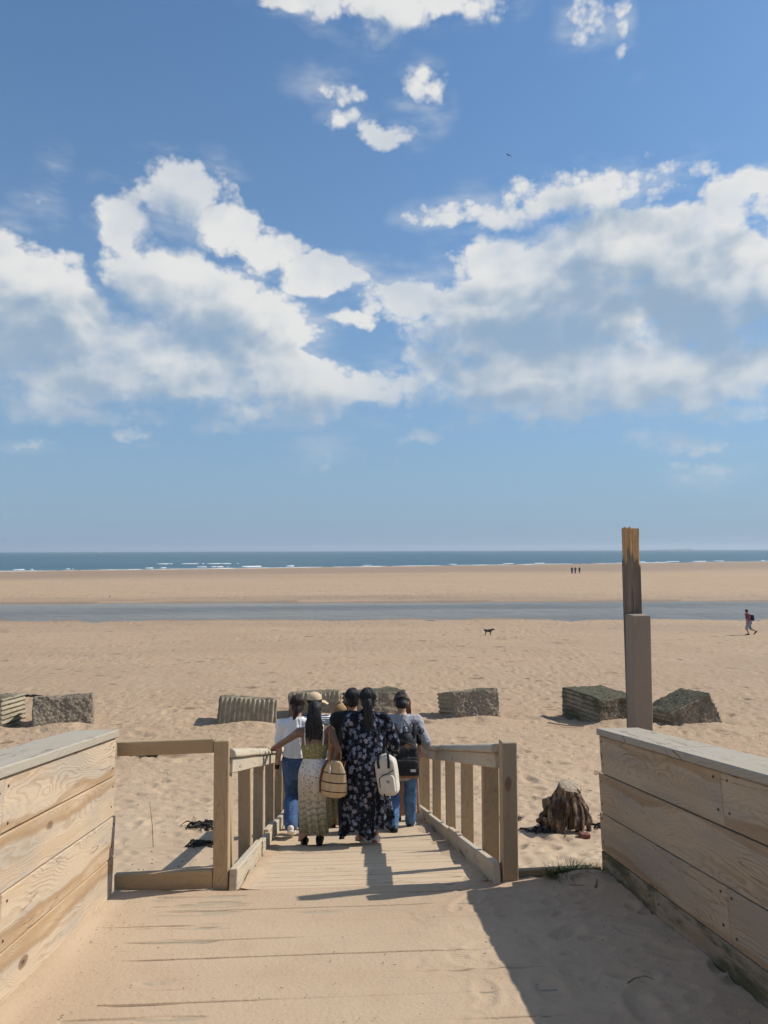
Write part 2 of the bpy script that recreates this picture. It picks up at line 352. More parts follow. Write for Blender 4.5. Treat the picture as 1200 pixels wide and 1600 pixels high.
    hgt = N.m('ADD', N.m('MULTIPLY', rl, -.5), N.m('ADD', N.m('MULTIPLY', grain, .5), N.m('MULTIPLY_ADD', cm, -3., N.m('MULTIPLY', kinf, .8))))
    N.put(bs.inputs['Normal'], N.bump(hgt, .55 * bumpk, .0022))
    return mt

def sand_mat(name):
    mt, N, bs = material(name)
    p = N.tc('Object')
    wet = N.attr('wet'); far = N.attr('far')
    g = N.noise(p, 260., 2, .7)
    l1 = N.noise(p, .35, 3, .6); l2 = N.noise(p, 3.1, 3, .6); l3 = N.noise(N.v('MULTIPLY', p, (.15, .6, 1)), 1., 4, .6)
    c = N.mix(N.step(l1, .3, .7), SAND_A, SAND_B)
    c = N.mix(N.m('MULTIPLY', N.step(l2, .5, .75), .30), c, SAND_C)
    c = N.mix(N.m('MULTIPLY', N.step(l3, .46, .68), .42), c, SAND_C)
    c = N.mix(N.m('MULTIPLY', far, .58), c, (.37, .25, .158))
    sp = N.vor(p, 26.); spn = N.noise(p, 2.3, 3)
    c = N.mix(N.m('MULTIPLY', N.m('MULTIPLY', N.step(sp, .07, .16, 1., 0.), N.step(spn, .54, .66)), .6), c, (.12, .08, .05))
    fz = N.v('ADD', p, N.v('SCALE', N.noisec(p, 2.5, 3), None, scale=.5))
    sp2 = N.m('MINIMUM', N.vor(N.v('MULTIPLY', fz, (.8, .9, 0.)), 1.25), N.m('MULTIPLY', N.vor(N.v('MULTIPLY', fz, (.6, .7, 0.)), .8), 1.1)); spn2 = N.noise(N.v('MULTIPLY', p, (.6, 1., 1.)), .36, 5)
    c = N.mix(N.m('MULTIPLY', N.m('MULTIPLY', N.step(sp2, .06, .22, 1., 0.), N.m('MULTIPLY', N.step(spn2, .40, .56), far)), .85), c, (.15, .095, .058))  # dark flecks painted in for the shadows inside distant footprints
    gm = N.m('SUBTRACT', 1., N.m('MULTIPLY', far, .8))
    c = N.mix(N.m('MULTIPLY', N.step(g, .45, .75), N.m('MULTIPLY', gm, .28)), c, (.27, .19, .12))
    c = N.mix(wet, c, (.205, .142, .095))
    N.put(bs.inputs['Base Color'], c)
    N.put(bs.inputs['Roughness'], N.mixf(wet, .95, .45)); bs.inputs['Specular IOR Level'].default_value = .2
    h = N.m('MULTIPLY_ADD', N.noise(p, 42., 3, .6), 1.0, N.m('MULTIPLY', g, .35))
    nb = N.bump(h, N.m('MULTIPLY', .5, gm), .012)
    h2 = N.m('ADD', N.noise(N.v('MULTIPLY', p, (.7, 1., 1.)), 3.6, 5, .65), 0.)
    N.put(bs.inputs['Normal'], N.bump(h2, N.m('MULTIPLY', far, N.mixf(wet, .85, .3)), .12, nb))
    return mt
SAND_A = (.492, .378, .264); SAND_B = (.446, .332, .226); SAND_C = (.385, .270, .180)

def plain(name, col, rough=.8, var=.25, scale=30., bumpd=0., spec=.3, weave=None):
    mt, N, bs = material(name); p = N.tc('Object')
    n = N.noise(p, scale, 4, .6)
    dk = tuple(v * (1 - var) for v in col); lt = tuple(min(1, v * (1 + var)) for v in col)
    c = N.mix(N.step(n, .3, .7), dk, lt)
    N.put(bs.inputs['Base Color'], c); bs.inputs['Roughness'].default_value = rough; bs.inputs['Specular IOR Level'].default_value = spec
    if bumpd: N.put(bs.inputs['Normal'], N.bump(N.noise(p, scale * 2.5, 4, .6), .6, bumpd))
    return mt

MAT = {}
MAT['left_plank'] = wood('weathered_larch_sunny', warm=(.40, .255, .13), warm_amt=.25, grey_amt=.75, heart=.82, cracks=.6)  # same wood as the right wall, sunlight put into the paler tones
MAT['right_plank'] = wood('weathered_larch_shaded', pale=(.47, .37, .255), late=(.26, .18, .11), warm=(.36, .235, .125), grey=(.355, .31, .25), warm_amt=.25, grey_amt=.8, heart=.7, cracks=.6)  # same wood as the left wall, shade put into the darker colours
MAT['right_plank_green'] = wood('weathered_larch_algae', pale=(.36, .29, .205), late=(.2, .145, .095), warm=(.27, .19, .11), grey=(.29, .26, .205), warm_amt=.5, grey_amt=.8, algae=.75)
MAT['cap'] = wood('silvered_capping', pale=(.39, .34, .27), late=(.25, .21, .16), warm=(.37, .30, .22), grey=(.375, .34, .285), warm_amt=.3, grey_amt=.9, rings=.7, knots=.5, rough=.85)
MAT['post'] = wood('treated_softwood', pale=(.41, .305, .19), late=(.27, .185, .105), warm=(.37, .25, .135), grey=(.37, .295, .205), warm_amt=.5, grey_amt=.5, rings=.6, knots=.9, ringfreq=26., cracks=.35)
MAT['rail'] = wood('silvered_rail', pale=(.50, .42, .31), late=(.31, .24, .165), warm=(.45, .34, .22), grey=(.45, .405, .325), warm_amt=.35, grey_amt=.8, rings=.6, knots=.6, ringfreq=30.)
MAT['board'] = wood('sandy_decking', pale=(.53, .405, .275), late=(.37, .27, .175), warm=(.48, .35, .23), grey=(.49, .385, .275), warm_amt=.4, grey_amt=.6, rings=.55, knots=.4)
MAT['deck_board'] = wood('green_grey_decking', pale=(.40, .32, .225), late=(.26, .2, .14), warm=(.36, .28, .18), grey=(.34, .29, .215), warm_amt=.4, grey_amt=.7, rings=.7, knots=.4, algae=.12)
MAT['old_post'] = wood('tarred_old_post', pale=(.20, .165, .125), late=(.09, .07, .05), warm=(.16, .12, .08), grey=(.17, .155, .13), warm_amt=.4, grey_amt=.8, rings=.8, knots=.7, ringfreq=30.)
MAT['split_wood'] = wood('freshly_split_wood', pale=(.62, .42, .22), late=(.40, .23, .10), warm=(.52, .29, .11), grey=(.60, .42, .24), warm_amt=.6, grey_amt=.3, rings=1.2, knots=.2, ringfreq=60., bumpk=3.)
MAT['short_post'] = wood('grey_brown_post', pale=(.265, .21, .16), late=(.18, .14, .105), warm=(.25, .19, .135), grey=(.255, .21, .17), warm_amt=.3, grey_amt=.6, rings=.3, knots=.8, ringfreq=22., cracks=.15)  # colour darkened to carry the shade on this post
MAT['sand'] = sand_mat('beach_sand_material')
MAT['screw'] = plain('rusty_screw', (.10, .075, .06), .6)

# ------------------------------------------------------------------ timber pieces
def box_mesh(name, L, T, Wd, bev=.004, taper=None, warp=0., seed=0):
    """L along x, T along y, Wd along z, centred; a few cross cuts let the edge wander"""
    bm = bmesh.new(); bmesh.ops.create_cube(bm, size=1.0)
    for v in bm.verts: v.co = Vector((v.co.x * L, v.co.y * T, v.co.z * Wd))
    if bev: bmesh.ops.bevel(bm, geom=bm.edges[:], offset=bev, segments=1, affect='EDGES')
    if warp:
        es = [e for e in bm.edges if abs(e.verts[0].co.x - e.verts[1].co.x) > L * .5]
        bmesh.ops.subdivide_edges(bm, edges=es, cuts=max(2, int(L / .3)), use_grid_fill=True)
        r = random.Random(seed); ph = [r.uniform(0, 6.28) for _ in range(4)]
        for v in bm.verts:
            x = v.co.x
            v.co.z += warp * (math.sin(x * 2.1 + ph[0]) + .5 * math.sin(x * 5.3 + ph[1])) * .6
            v.co.y += warp * (math.sin(x * 1.7 + ph[2]) + .4 * math.sin(x * 6.1 + ph[3])) * .6
    return bm_mesh(bm, name)
def frame(ex, ez, loc):
    ex = Vector(ex).normalized(); ez = Vector(ez); ez = (ez - ex * ez.dot(ex)).normalized(); ey = ez.cross(ex)
    m = Matrix((ex, ey, ez)).transposed().to_4x4(); m.translation = loc; return m
_seed = [0]
def timber(name, p0, p1, wdir, width, thick, mat, parent=None, bev=.004, warp=0.0):
    p0 = Vector(p0); p1 = Vector(p1); _seed[0] += 1
    me = box_mesh(name, (p1 - p0).length, thick, width, bev, warp=warp, seed=_seed[0])
    return obj(name, me, mat, parent, frame(p1 - p0, wdir, (p0 + p1) / 2))
SCREW = None
def screw(parent, local):
    global SCREW
    if SCREW is None:
        bm = bmesh.new(); bmesh.ops.create_cone(bm, cap_ends=True, segments=8, radius1=.0075, radius2=.0055, depth=.006)
        SCREW = bm_mesh(bm, 'screw'); SCREW.materials.append(MAT['screw'])
    o = bpy.data.objects.new('screw', SCREW); COL.objects.link(o); o.parent = parent
    o.matrix_basis = Matrix.Translation(local) @ Matrix.Rotation(RAD(90), 4, 'X'); return o

# ================================================================== SETTING
# ---- concrete block positions first, since the sand drifts against them: x, y, yaw, pitch, roll, size(x,y,z), sunk base
BLOCKS = [
    dict(x=-9.22, y=20.6, yaw=-2, pitch=-4, roll=-2, size=(1.35, 1.35, 1.3), top=.70, ribs='x', along='z', lab='corner of a rough concrete block with sunlit horizontal ribs at the left edge'),
    dict(x=-7.28, y=20.6, yaw=19, pitch=-11, roll=0, size=(1.46, 1.3, 1.3), top=.68, ribs='', along='z', lab='rough pebbly concrete block facing the path, second block from the left'),
    dict(x=-2.46, y=20.1, yaw=8, pitch=-9, roll=5, size=(1.46, 1.2, 1.3), top=.60, ribs='y', along='x', lab='tilted concrete block with upright ribs across its whole front face'),
    dict(x=-.70, y=21.0, yaw=3, pitch=-8, roll=-1, size=(1.36, 1.3, 1.3), top=.58, ribs='y', along='x', rib_top=.24, lab='concrete block with ribs along its top, behind the straw hat'),
    dict(x=.95, y=21.0, yaw=16, pitch=-7, roll=-3, size=(1.4, 1.4, 1.3), top=.60, ribs='x', along='z', lab='mossy concrete block behind the heads of the walking group'),
    dict(x=3.50, y=20.6, yaw=10, pitch=-11, roll=-3, size=(1.30, 1.35, 1.3), top=.68, ribs='x', along='z', lab='rough concrete block alone on the sand, right of the ramp handrail'),
    dict(x=6.95, y=20.2, yaw=22, pitch=2, roll=2, size=(1.35, 1.5, 1.3), top=.72, ribs='x', along='z', lab='dark concrete block with horizontal ribs, left of the tall broken post'),
    dict(x=9.05, y=19.7, yaw=12, pitch=-5, roll=-21, size=(1.34, 1.25, 1.2), top=.62, ribs='x', along='z', lab='steeply tilted concrete block, right of the tall broken post'),
]
for b in BLOCKS:
    MOUNDS.append((b['x'] + .3, b['y'] - 1.0, .8, .45, .14))
    MOUNDS.append((b['x'] - 1.0, b['y'] + .1, .35, .5, -.07))
    MOUNDS.append((b['x'] + .9, b['y'] - .3, .4, .6, -.06))

def make_beach():
    # row spacing follows the fall of the ground with distance, so near rows are fine and far rows coarse
    ys = [-14., -10., -7, -4., -2, 0., 2., 3.5, 4.6, 5.2, 5.6]
    y = 6.0
    while y < 620:
        ys.append(y); y += max(.018, y * y / (3.6 if y < 40 else 5.2) / 1150)
    ys = np.array(ys); nc = 900
    u = np.linspace(-1, 1, nc); u = np.sign(u) * (.72 * np.abs(u) + .28 * np.abs(u) ** 3)
    half = 16 + .92 * np.maximum(ys, 0)
    X = half[:, None] * u[None, :]; Y = np.repeat(ys[:, None], nc, 1)
    Z = land(X, Y)
    hole = (Y < 5.95) & (X > -1.75) & (X < 2.2)                      # keep the dune under the deck well below its boards
    Z = np.where(hole, np.minimum(Z, deck_z(Y) - .16), Z)
    ramp = (Y >= 5.2) & (Y < 12.1) & (np.abs(X - .17) < 1.15)
    Z = np.where(ramp, np.minimum(Z, ramp_z(Y) - .10), Z)
    me = mesh_np('beach', np.stack([X, Y, Z], -1).reshape(-1, 3), grid_faces(len(ys), nc))
    D = .9983 * Y + .0576 * X; ds = d_shore(X / np.maximum(Y, 5))
    n1 = fbm(X / 22, D / 9, 91, 4)
    wet = np.maximum(.75 * (1 - sstep(np.abs(D - 67 - 1.2 * n1), .2, 2.0)), .62 * sstep(D, 85, 88.5) * (1 - sstep(D + 6 * n1, 92, 99)) * (.6 + .8 * fbm(X / 9, D / 2.2, 95, 4)).clip(.2, 1))
    q = (D - 112) / (ds - 112)
    wet = np.maximum(wet, sstep(q + .12 * fbm(X / 90, D / 35, 93, 3), .22, .5) * .55 * (1 - .5 * sstep(q, .80, .92)))
    wet = np.maximum(wet, ((D > 67) & (D < 90)) * .8)
    wet = np.maximum(wet, .30 * sstep(D, 14, 24) * (1 - sstep(D, 92, 104)) * (.55 + .9 * fbm(X / 26, D / 7, 97, 4)).clip(0, 1))
    attr_f(me, 'wet', wet); attr_f(me, 'far', sstep(D, 9, 17))
    o = obj('beach', me, MAT['sand']); struct(o)
make_beach()

def water_mat(name, col, rough, wave, h, spec=.5, deep=None):
    mt, N, bs = material(name); p = N.tc('Object')
    a = N.noise(N.v('MULTIPLY', p, (.35, 1., 1.)), wave, 4, .55); b_ = N.noise(N.v('MULTIPLY', p, (.6, 1., 1.)), wave * .11, 3, .55)
    c = N.noise(N.v('MULTIPLY', p, (.12, 1., 1.)), wave * .03, 4, .6)
    cc = N.mix(N.step(c, .35, .65), col, deep or tuple(v * .7 for v in col))
    N.put(bs.inputs['Base Color'], cc); bs.inputs['Roughness'].default_value = rough; bs.inputs['IOR'].default_value = 1.33
    bs.inputs['Specular IOR Level'].default_value = spec
    N.put(bs.inputs['Normal'], N.bump(N.m('ADD', a, N.m('MULTIPLY', b_, 3.)), 1., h))
    return mt
MAT['sea'] = water_mat('sea_water', (.035, .105, .135), .30, .55, .9, .30, (.022, .075, .115))
MAT['channel'] = water_mat('channel_water', (.235, .225, .195), .40, 1.6, .30, .35, (.115, .12, .115))
def foam_mat():
    mt, N, bs = material('sea_foam'); p = N.tc('Object')
    n = N.noise(N.v('MULTIPLY', p, (.06, .25, 1)), 1., 5, .6)
    N.put(bs.inputs['Base Color'], N.mix(N.step(n, .3, .7), (.62, .64, .63), (.85, .85, .83))); bs.inputs['Roughness'].default_value = .9
    return mt
MAT['foam'] = foam_mat()
sea = obj('sea', mesh_np('sea', [(-16000, 150, 0), (16000, 150, 0), (16000, 11500, 0), (-16000, 11500, 0)], [(0, 1, 2, 3)], False), MAT['sea']); struct(sea)
chx = np.linspace(-130, 130, 80)
chan = obj('tidal_channel', mesh_np('tidal_channel', np.concatenate([np.stack([chx, 60 - .0577 * chx, 0 * chx + 1.5], -1), np.stack([chx, 96.5 - .0577 * chx, 0 * chx + 1.5], -1)]), grid_faces(2, 80)), MAT['channel']); struct(chan)
def surf():
    V = []; F = []
    def strip(t0, t1, dfun, wid, h, seed, n=120, thr=-.1):
        base = len(V); ts = np.linspace(t0, t1, n)
        ww = wid * np.clip(fbm(ts * 60, ts * 0 + seed, seed, 4) - thr, 0, 1.3) * 1.4
        e = np.minimum(np.linspace(0, 12, n), np.linspace(12, 0, n)); ww *= np.clip(e, 0, 1)
        for t, w in zip(ts, ww):
            d = dfun(t); 
            for k, (f, hh) in enumerate(((-.5, .02), (-.25, h), (.1, h * .9), (.5, .02))):
                dd = d + f * max(w, .01); V.append((t * dd, dd, hh if w > .02 else -.2))
        for i in range(n - 1):
            if ww[i] > .05 or ww[i + 1] > .05:
                for k in range(3):
                    a = base + i * 4 + k; F.append((a, a + 4, a + 5, a + 1))
    ds = lambda t: float(d_shore(np.array([t]))[0])
    strip(-.62, .72, lambda t: ds(t) + 3, 10, .08, 3, 500, -.40)
    strip(-.24, -.13, lambda t: 452, 11, .35, 8, 90, -.05)
    strip(-.19, -.06, lambda t: ds(t) + 30, 12, .4, 9, 80, -.2)
    strip(.02, .66, lambda t: ds(t) + 22, 8, .3, 11, 260, .30)
    strip(-.55, -.2, lambda t: ds(t) + 24, 9, .3, 14, 160, .35)
    o = obj('surf', mesh_np('surf', V, F), MAT['foam']); tag(o, 'thin white line of surf breaking along the far shore', 'surf', kind='stuff')
surf()

# far island with a lighthouse, low on the horizon
MAT['island'] = plain('island_rock', (.10, .11, .09), .9, .3, .02)
MAT['tower'] = plain('whitewashed_tower', (.7, .7, .68), .8, .1, 1.)
def island():
    root = empty('island', (4020, 8900, 0)); tag(root, 'faint low island with a lighthouse on the hazy horizon', 'island')
    n, m = 90, 12; u = np.linspace(-1, 1, n); v = np.linspace(-1, 1, m)
    U, V = np.meshgrid(u, v, indexing='ij')
    H = (9 + 9 * sstep(U, -.1, .75) + 5 * fbm(U * 6, V * 2, 4, 3)) * np.clip(1 - np.abs(U) ** 6, 0, 1) * np.clip(1 - V * V, 0, 1) ** .5 - 1
    me = mesh_np('rock', np.stack([U * 240, V * 70, H], -1).reshape(-1, 3), grid_faces(n, m)); obj('rock', me, MAT['island'], root)
    bm = bmesh.new(); bmesh.ops.create_cone(bm, cap_ends=True, segments=14, radius1=5, radius2=3.6, depth=17)
    t = obj('tower', bm_mesh(bm, 'tower'), MAT['tower'], root, Matrix.Translation((165, 0, 25)))
    bm = bmesh.new(); bmesh.ops.create_cone(bm, cap_ends=True, segments=14, radius1=3, radius2=1.0, depth=6)
    obj('lantern_room', bm_mesh(bm, 'lantern'), MAT['tower'], t, Matrix.Translation((0, 0, 11)))
island()

# ---- deck
deck = empty('boardwalk_deck', (0, 3, deck_z(3))); tag(deck, 'sand-covered sloping timber deck leading to the ramp', 'deck')
DM = Matrix.Translation(-Vector(deck.location))
UPD = Vector((0, SL, 1)).normalized(); ALD = Vector((0, 1, -SL)).normalized()
JOINTS = [5.25 - .262 * k for k in range(28)]
edges_ = [5.392] + JOINTS
for a, b in zip(edges_[:-1], edges_[1:]):
    yc = (a + b) / 2; wd = (a - b) * math.sqrt(1 + SL * SL) - .009
    c = Vector((.17, yc, deck_z(yc))) - UPD * .022 - deck.location
    timber('board', c + Vector((-1.705, 0, 0)), c + Vector((1.705, 0, 0)), ALD, wd, .044, MAT['deck_board'], deck, .004)
for x in (-1.35, -.2, .8, 1.7):
    timber('joist', Vector((x, -2.1, deck_z(-2.1) - .115)) - deck.location, Vector((x, 5.37, deck_z(5.37) - .115)) - deck.location, UPD, .14, .07, MAT['post'], deck)

# wind-blown sand lying on the deck
def deck_sand():
    ys = np.concatenate([np.arange(-2.0, 2.9, .035), np.arange(2.9, 5.415, .004)]); xs = np.arange(-1.544, 1.8865, .0125)
    X, Y = np.meshgrid(xs, ys)
    h = .0065 + .004 * fbm(X * 1.1, Y * 1.6, 1, 3) + .0012 * fbm(X * 9, Y * 9, 2, 3)
    h += .020 * sstep(X + .25 * fbm(X, Y * 1.3, 6, 2), .75, 1.45) + .018 * sstep(X, 1.5, 1.88)
    h += .035 * np.exp(-((X + 1.546) / (.10 + .05 * fbm(Y * 2, Y * 0, 5, 2))) ** 2) * (1 - .6 * sstep(Y, 4.6, 5.2))
    h += .020 * sstep(Y, 5.22, 5.36) * (.6 + .8 * fbm(X * 2.2, Y, 9, 3)) * sstep(np.abs(X - .17), .95, 1.15)
    h += .05 * np.exp(-((X - 1.72) / .22) ** 2 - ((Y - 5.28) / .18) ** 2)
    # boards scoured bare in streaks near the left wall
    bare = sstep((.6 * vno(X * 1.2 + 2, Y * 15, 21) + .4 * vno(X * 5, Y * 45, 22)) * (1 - sstep(X, -.75, -.25)) * sstep(X, -1.5, -1.2), .60, .78)
    h -= .014 * bare
    bare2 = sstep(vno(X * .9 + 7, Y * 11, 25) * (1 - sstep(X, .2, .7)) * sstep(X, -1.4, -.9), .80, .93)
    h -= .007 * bare2
    for k, j in enumerate(JOINTS):
        m = sstep(vno(X * 1.1 + 13.7 * k, Y * 0 + k, 33), .40, .62) * (1 - sstep(X, .75, 1.1)) * sstep(X, -1.32 + .2 * math.sin(k * 2.4), -1.12)
        h -= (.030 * m + .0015) * np.exp(-((Y - j) / .0036) ** 2) + .0012 * np.exp(-((Y - j + .012) / .02) ** 2) * (1 - sstep(X, .9, 1.3))
    soft = sstep(X, .2, 1.0)
    h += (.0008 + .016 * soft) * pits(X, Y, .30, 81, .6, .55, .9, 2.2) + .010 * soft * pits(X, Y, .16, 86, .55, .5, .9, 1.6) + .010 * soft * fbm(X * 5, Y * 5, 88, 3) + .03 * sstep(X, 1.55, 1.86) * fbm(X * 2, Y * 3.2, 89, 3)
    # tread prints: ribbed soles
    for fx, fy, fa in ((.62, 4.12, .2), (.86, 3.86, -.15), (.70, 4.45, .35), (1.05, 4.25, .1), (.95, 3.62, -.2), (.46, 4.72, .3), (1.15, 3.75, .2)):
        u = (X - fx) * math.cos(fa) + (Y - fy) * math.sin(fa); v = -(X - fx) * math.sin(fa) + (Y - fy) * math.cos(fa)
        msk = sstep(1 - (u / .055) ** 2 - (v / .135) ** 2, 0, .35)
        h -= msk * (.0018 + .0020 * np.sin(v * 2 * math.pi / .022 + 2 * np.sin(u * 60)))
    jd = np.min(np.abs(Y[:, :1] - np.array(JOINTS)[None, :]), 1)[:, None]
    h = np.where((X > 0.) & (jd > .012), np.maximum(h, .0022 + .4 * h.clip(-.004, .002)), h)
    Z = deck_z(Y) + h
    me = mesh_np('windblown_sand', np.stack([X, Y, Z], -1).reshape(-1, 3), grid_faces(len(ys), len(xs)))
    o = obj('windblown_sand', me, MAT['sand']); tag(o, 'thin layer of windblown sand over the deck boards', 'sand', kind='stuff')
deck_sand()

# ---- parapet walls of wide planks
def wall(name, xin, side, yend, cuts, z_list, cap_top, mats, label, cap_over, yfar_jit):
    """side: +1 wall stands to the +x of its inner face"""
    root = empty(name, (xin + side * .14, 2.5, deck_z(2.5))); tag(root, label, 'wall')
    L = root.location
    rng = random.Random(3 if side > 0 else 4)
    for r, (z0, z1) in enumerate(z_list):
        ys_ = [-2.2] + sorted(cuts.get(r, [])) + [yend + yfar_jit[r]]
        for a, b in zip(ys_[:-1], ys_[1:]):
            zc = (z0 + z1) / 2; hgt = (z1 - z0) * math.cos(math.atan(SL)) - .007
            prou = rng.uniform(0, .006)
            p0 = Vector((xin - side * prou + side * .03, a + .0025, deck_z(a) + zc)) - L; p1 = Vector((xin - side * prou + side * .03, b - .0025, deck_z(b) + zc)) - L
            pl = timber('plank', p0, p1, (0, SL, 1), hgt, .06, mats[r], root, .005, warp=.0012)
            ln = (p1 - p0).length / 2
            for sx in (-1, 1):
                for q in (-.28, .30):
                    # on the face towards the deck: local y points to -x for boards laid along +y
                    screw(pl, (sx * (ln - rng.uniform(.04, .07)), (.0315 if side > 0 else -.0315), hgt * q + rng.uniform(-.02, .02)))
    # backing posts and rear skin
    for y in (yend - .07, 4.0, 2.6, 1.2, -.2, -1.6):
        timber('wall_post', Vector((xin + side * .115, y, deck_z(y) - 1.0)) - L, Vector((xin + side * .115, y, deck_z(y) + z_list[-1][1] - .01)) - L, (1, 0, 0), .10, .10, MAT['post'], root)
    for r, (z0, z1) in enumerate(z_list):
        zc = (z0 + z1) / 2; hgt = (z1 - z0) * math.cos(math.atan(SL)) - .006
        timber('plank', Vector((xin + side * .20, -2.2, deck_z(-2.2) + zc)) - L, Vector((xin + side * .20, yend - .02, deck_z(yend - .02) + zc)) - L, (0, SL, 1), hgt, .05, mats[min(r + 1, 3)], root, .004)
    ct = cap_top; zb = z_list[-1][1]; wd = .315
    xc = xin - side * cap_over + side * wd / 2
    seams = [-2.2, 1.05 if side > 0 else 1.7, 4.30 if side > 0 else 3.0, yend + .012] if side > 0 else [-2.2, 1.7, yend + .012]
    for a, b in zip(seams[:-1], seams[1:]):
        timber('capping', Vector((xc, a + .002, deck_z(a) + (zb + ct) / 2)) - L, Vector((xc, b - .002, deck_z(b) + (zb + ct) / 2)) - L, (1, 0, 0), wd, ct - zb - .002, MAT['cap'], root, .006)
    return root
wl = wall('timber_wall', -1.546, -1, 5.362, {3: [3.615], 1: [3.60]}, [(-.02, .272), (.272, .54), (.54, .806), (.806, 1.066)], 1.119,
          [MAT['left_plank']] * 4, 'sunlit pale plank parapet wall on the left of the deck', .022, (-.02, .004, -.012, 0))
wr = wall('timber_wall', 1.887, 1, 5.487, {3: [3.70], 1: [3.66], 0: [4.55]}, [(-.10, .188), (.188, .459), (.459, .741), (.741, 1.012)], 1.060,
          [MAT['right_plank_green'], MAT['right_plank'], MAT['right_plank'], MAT['right_plank']], 'shaded plank parapet wall on the right with green stained bottom boards', .022, (-.012, .012, .006, -.016))

# ---- ramp of boards in shallow sections
ramp = empty('boardwalk_ramp', (.17, RY0, RZ0)); tag(ramp, 'timber ramp of cross boards descending to the beach', 'ramp')
RL = ramp.location
AR = Vector((0, 1, -RS)).normalized()
SEC = .745; NSEC = 9; LIP = .032
for s in range(NSEC):
    y0 = RY0 + s * SEC; z0 = ramp_z(y0) ; y1 = y0 + SEC; z1 = ramp_z(y1) + LIP
    slope = (z1 - z0) / SEC; ex = Vector((0, 1, slope)).normalized(); up = Vector((0, -slope, 1)).normalized()
    nb = 5; pitch = SEC * math.sqrt(1 + slope * slope) / nb
    rr = random.Random(s)
    for k in range(nb):
        c = Vector((0.0, y0, z0)) + ex * pitch * (k + .5) - up * (.02 + rr.uniform(0, .003)); c.x = .17
        over = .012 if k == nb - 1 else 0
        c = c + ex * over * .5 - RL
        o = timber('board', c + Vector((-.925, 0, 0)), c + Vector((.925, 0, 0)), ex, pitch - .014 + over, .04, MAT['board'], ramp, .005)
for x in (-.66, .17, 1.0):
    timber('stringer', Vector((x, RY0 + .06, RZ0 - .17)) - RL, Vector((x, 12.0, ramp_z(12.0) - .17)) - RL, (0, RS, 1), .16, .07, MAT['post'], ramp)
def ramp_sand():
    ys = np.arange(5.395, 9.6, .012); xs = np.linspace(-.70, 1.05, 150); X, Y = np.meshgrid(xs, ys)
    s = np.floor((Y - RY0) / SEC).clip(0); f = (Y - RY0) - s * SEC
    zs = ramp_z(RY0 + s * SEC) + f * ((-RS * SEC + LIP) / SEC)
    edge = np.maximum(sstep(X, .80, 1.06), 1 - sstep(X, -.70, -.52))
    h = -.010 + .034 * edge * (.5 + fbm(X * 4, Y * 2.5, 5, 3)) + .004 * fbm(X * 3, Y * 6, 6, 3) + .012 * np.exp(-(f / .07) ** 2) + .010 * (1 - sstep(Y, 5.40, 5.50))
    me = mesh_np('ramp_sand', np.stack([X, Y, zs + h], -1).reshape(-1, 3), grid_faces(len(ys), len(xs)))
    o = obj('ramp_sand', me, MAT['sand']); tag(o, 'thin drifts of sand caught along the ramp edges', 'sand', kind='stuff')
ramp_sand()

# ---- handrails
def half_round(name, p0, p1, w, h, mat, parent):
    p0 = Vector(p0); p1 = Vector(p1); L = (p1 - p0).length; n = 9
    prof = [(-w / 2, 0)] + [(-w / 2 * math.cos(math.pi * k / n) , h * .25 + h * .75 * math.sin(math.pi * k / n)) for k in range(n + 1)] + [(w / 2, 0)]
    cuts = max(2, int(L / .25)); V = []; F = []; m = len(prof)
    for i in range(cuts + 1):
        x = -L / 2 + L * i / cuts
        for y, z in prof: V.append((x, y, z + .0015 * math.sin(x * 5)))
    bm = bmesh.new(); vs = [bm.verts.new(v) for v in V]
    for i in range(cuts):
        for k in range(m):
            a = i * m + k; b = i * m + (k + 1) % m; bm.faces.new((vs[a], vs[a + m], vs[b + m], vs[b]))
    bm.faces.new([vs[k] for k in range(m)]); bm.faces.new([vs[cuts * m + k] for k in reversed(range(m))])
    for f in bm.faces: f.smooth = len(f.verts) == 4 and abs(f.normal.x) < .5
    bmesh.ops.recalc_face_normals(bm, faces=bm.faces[:])
    return obj(name, bm_mesh(bm, name), mat, parent, frame(p1 - p0, (0, 0, 1), (p0 + p1) / 2))
def rpt(x, y, h): return Vector((x, y, ramp_z(y) + h))
def handrail(side, label, xk0, xk1, xb0, xb1, bal, bx0, bx1, kicks, rail_pieces, first):
    root = empty('ramp_handrail', (bx0, RY0, RZ0)); tag(root, label, 'handrail', 'handrails of the beach ramp'); L = root.location
    rg = random.Random(7 + side)
    for (a, b, dh, dx) in kicks:
        timber('kick_board', rpt((xk0 + xk1) / 2 + dx, a, .08 + dh) - L, rpt((xk0 + xk1) / 2 + dx, b, .08 + dh) - L, (0, RS, 1), .15, abs(xk1 - xk0), MAT['rail'], root, .006, warp=.001)
    for (a, b, dh) in rail_pieces:
        timber('side_rail', rpt((xb0 + xb1) / 2, a, .862 + dh) - L, rpt((xb0 + xb1) / 2, b, .862 + dh) - L, (0, RS, 1), .105, abs(xb1 - xb0), MAT['rail'], root, .006, warp=.001)
        half_round('top_rail', rpt((xb0 + xb1) / 2 - side * .0 + side * .018, a - .01, .918 + dh) - L, rpt((xb0 + xb1) / 2 + side * .018, b - .004, .918 + dh) - L, .115, .062, MAT['rail'], root)
    for (y, w, lean, tk) in bal:
        b0 = rpt((bx0 + bx1) / 2 + lean, y, -.35) - L; b1 = rpt((bx0 + bx1) / 2, y, .90) - L
        timber('baluster', b0, b1, (1, 0, 0), w, tk, MAT['post'], root, .004, warp=.001)
    return root
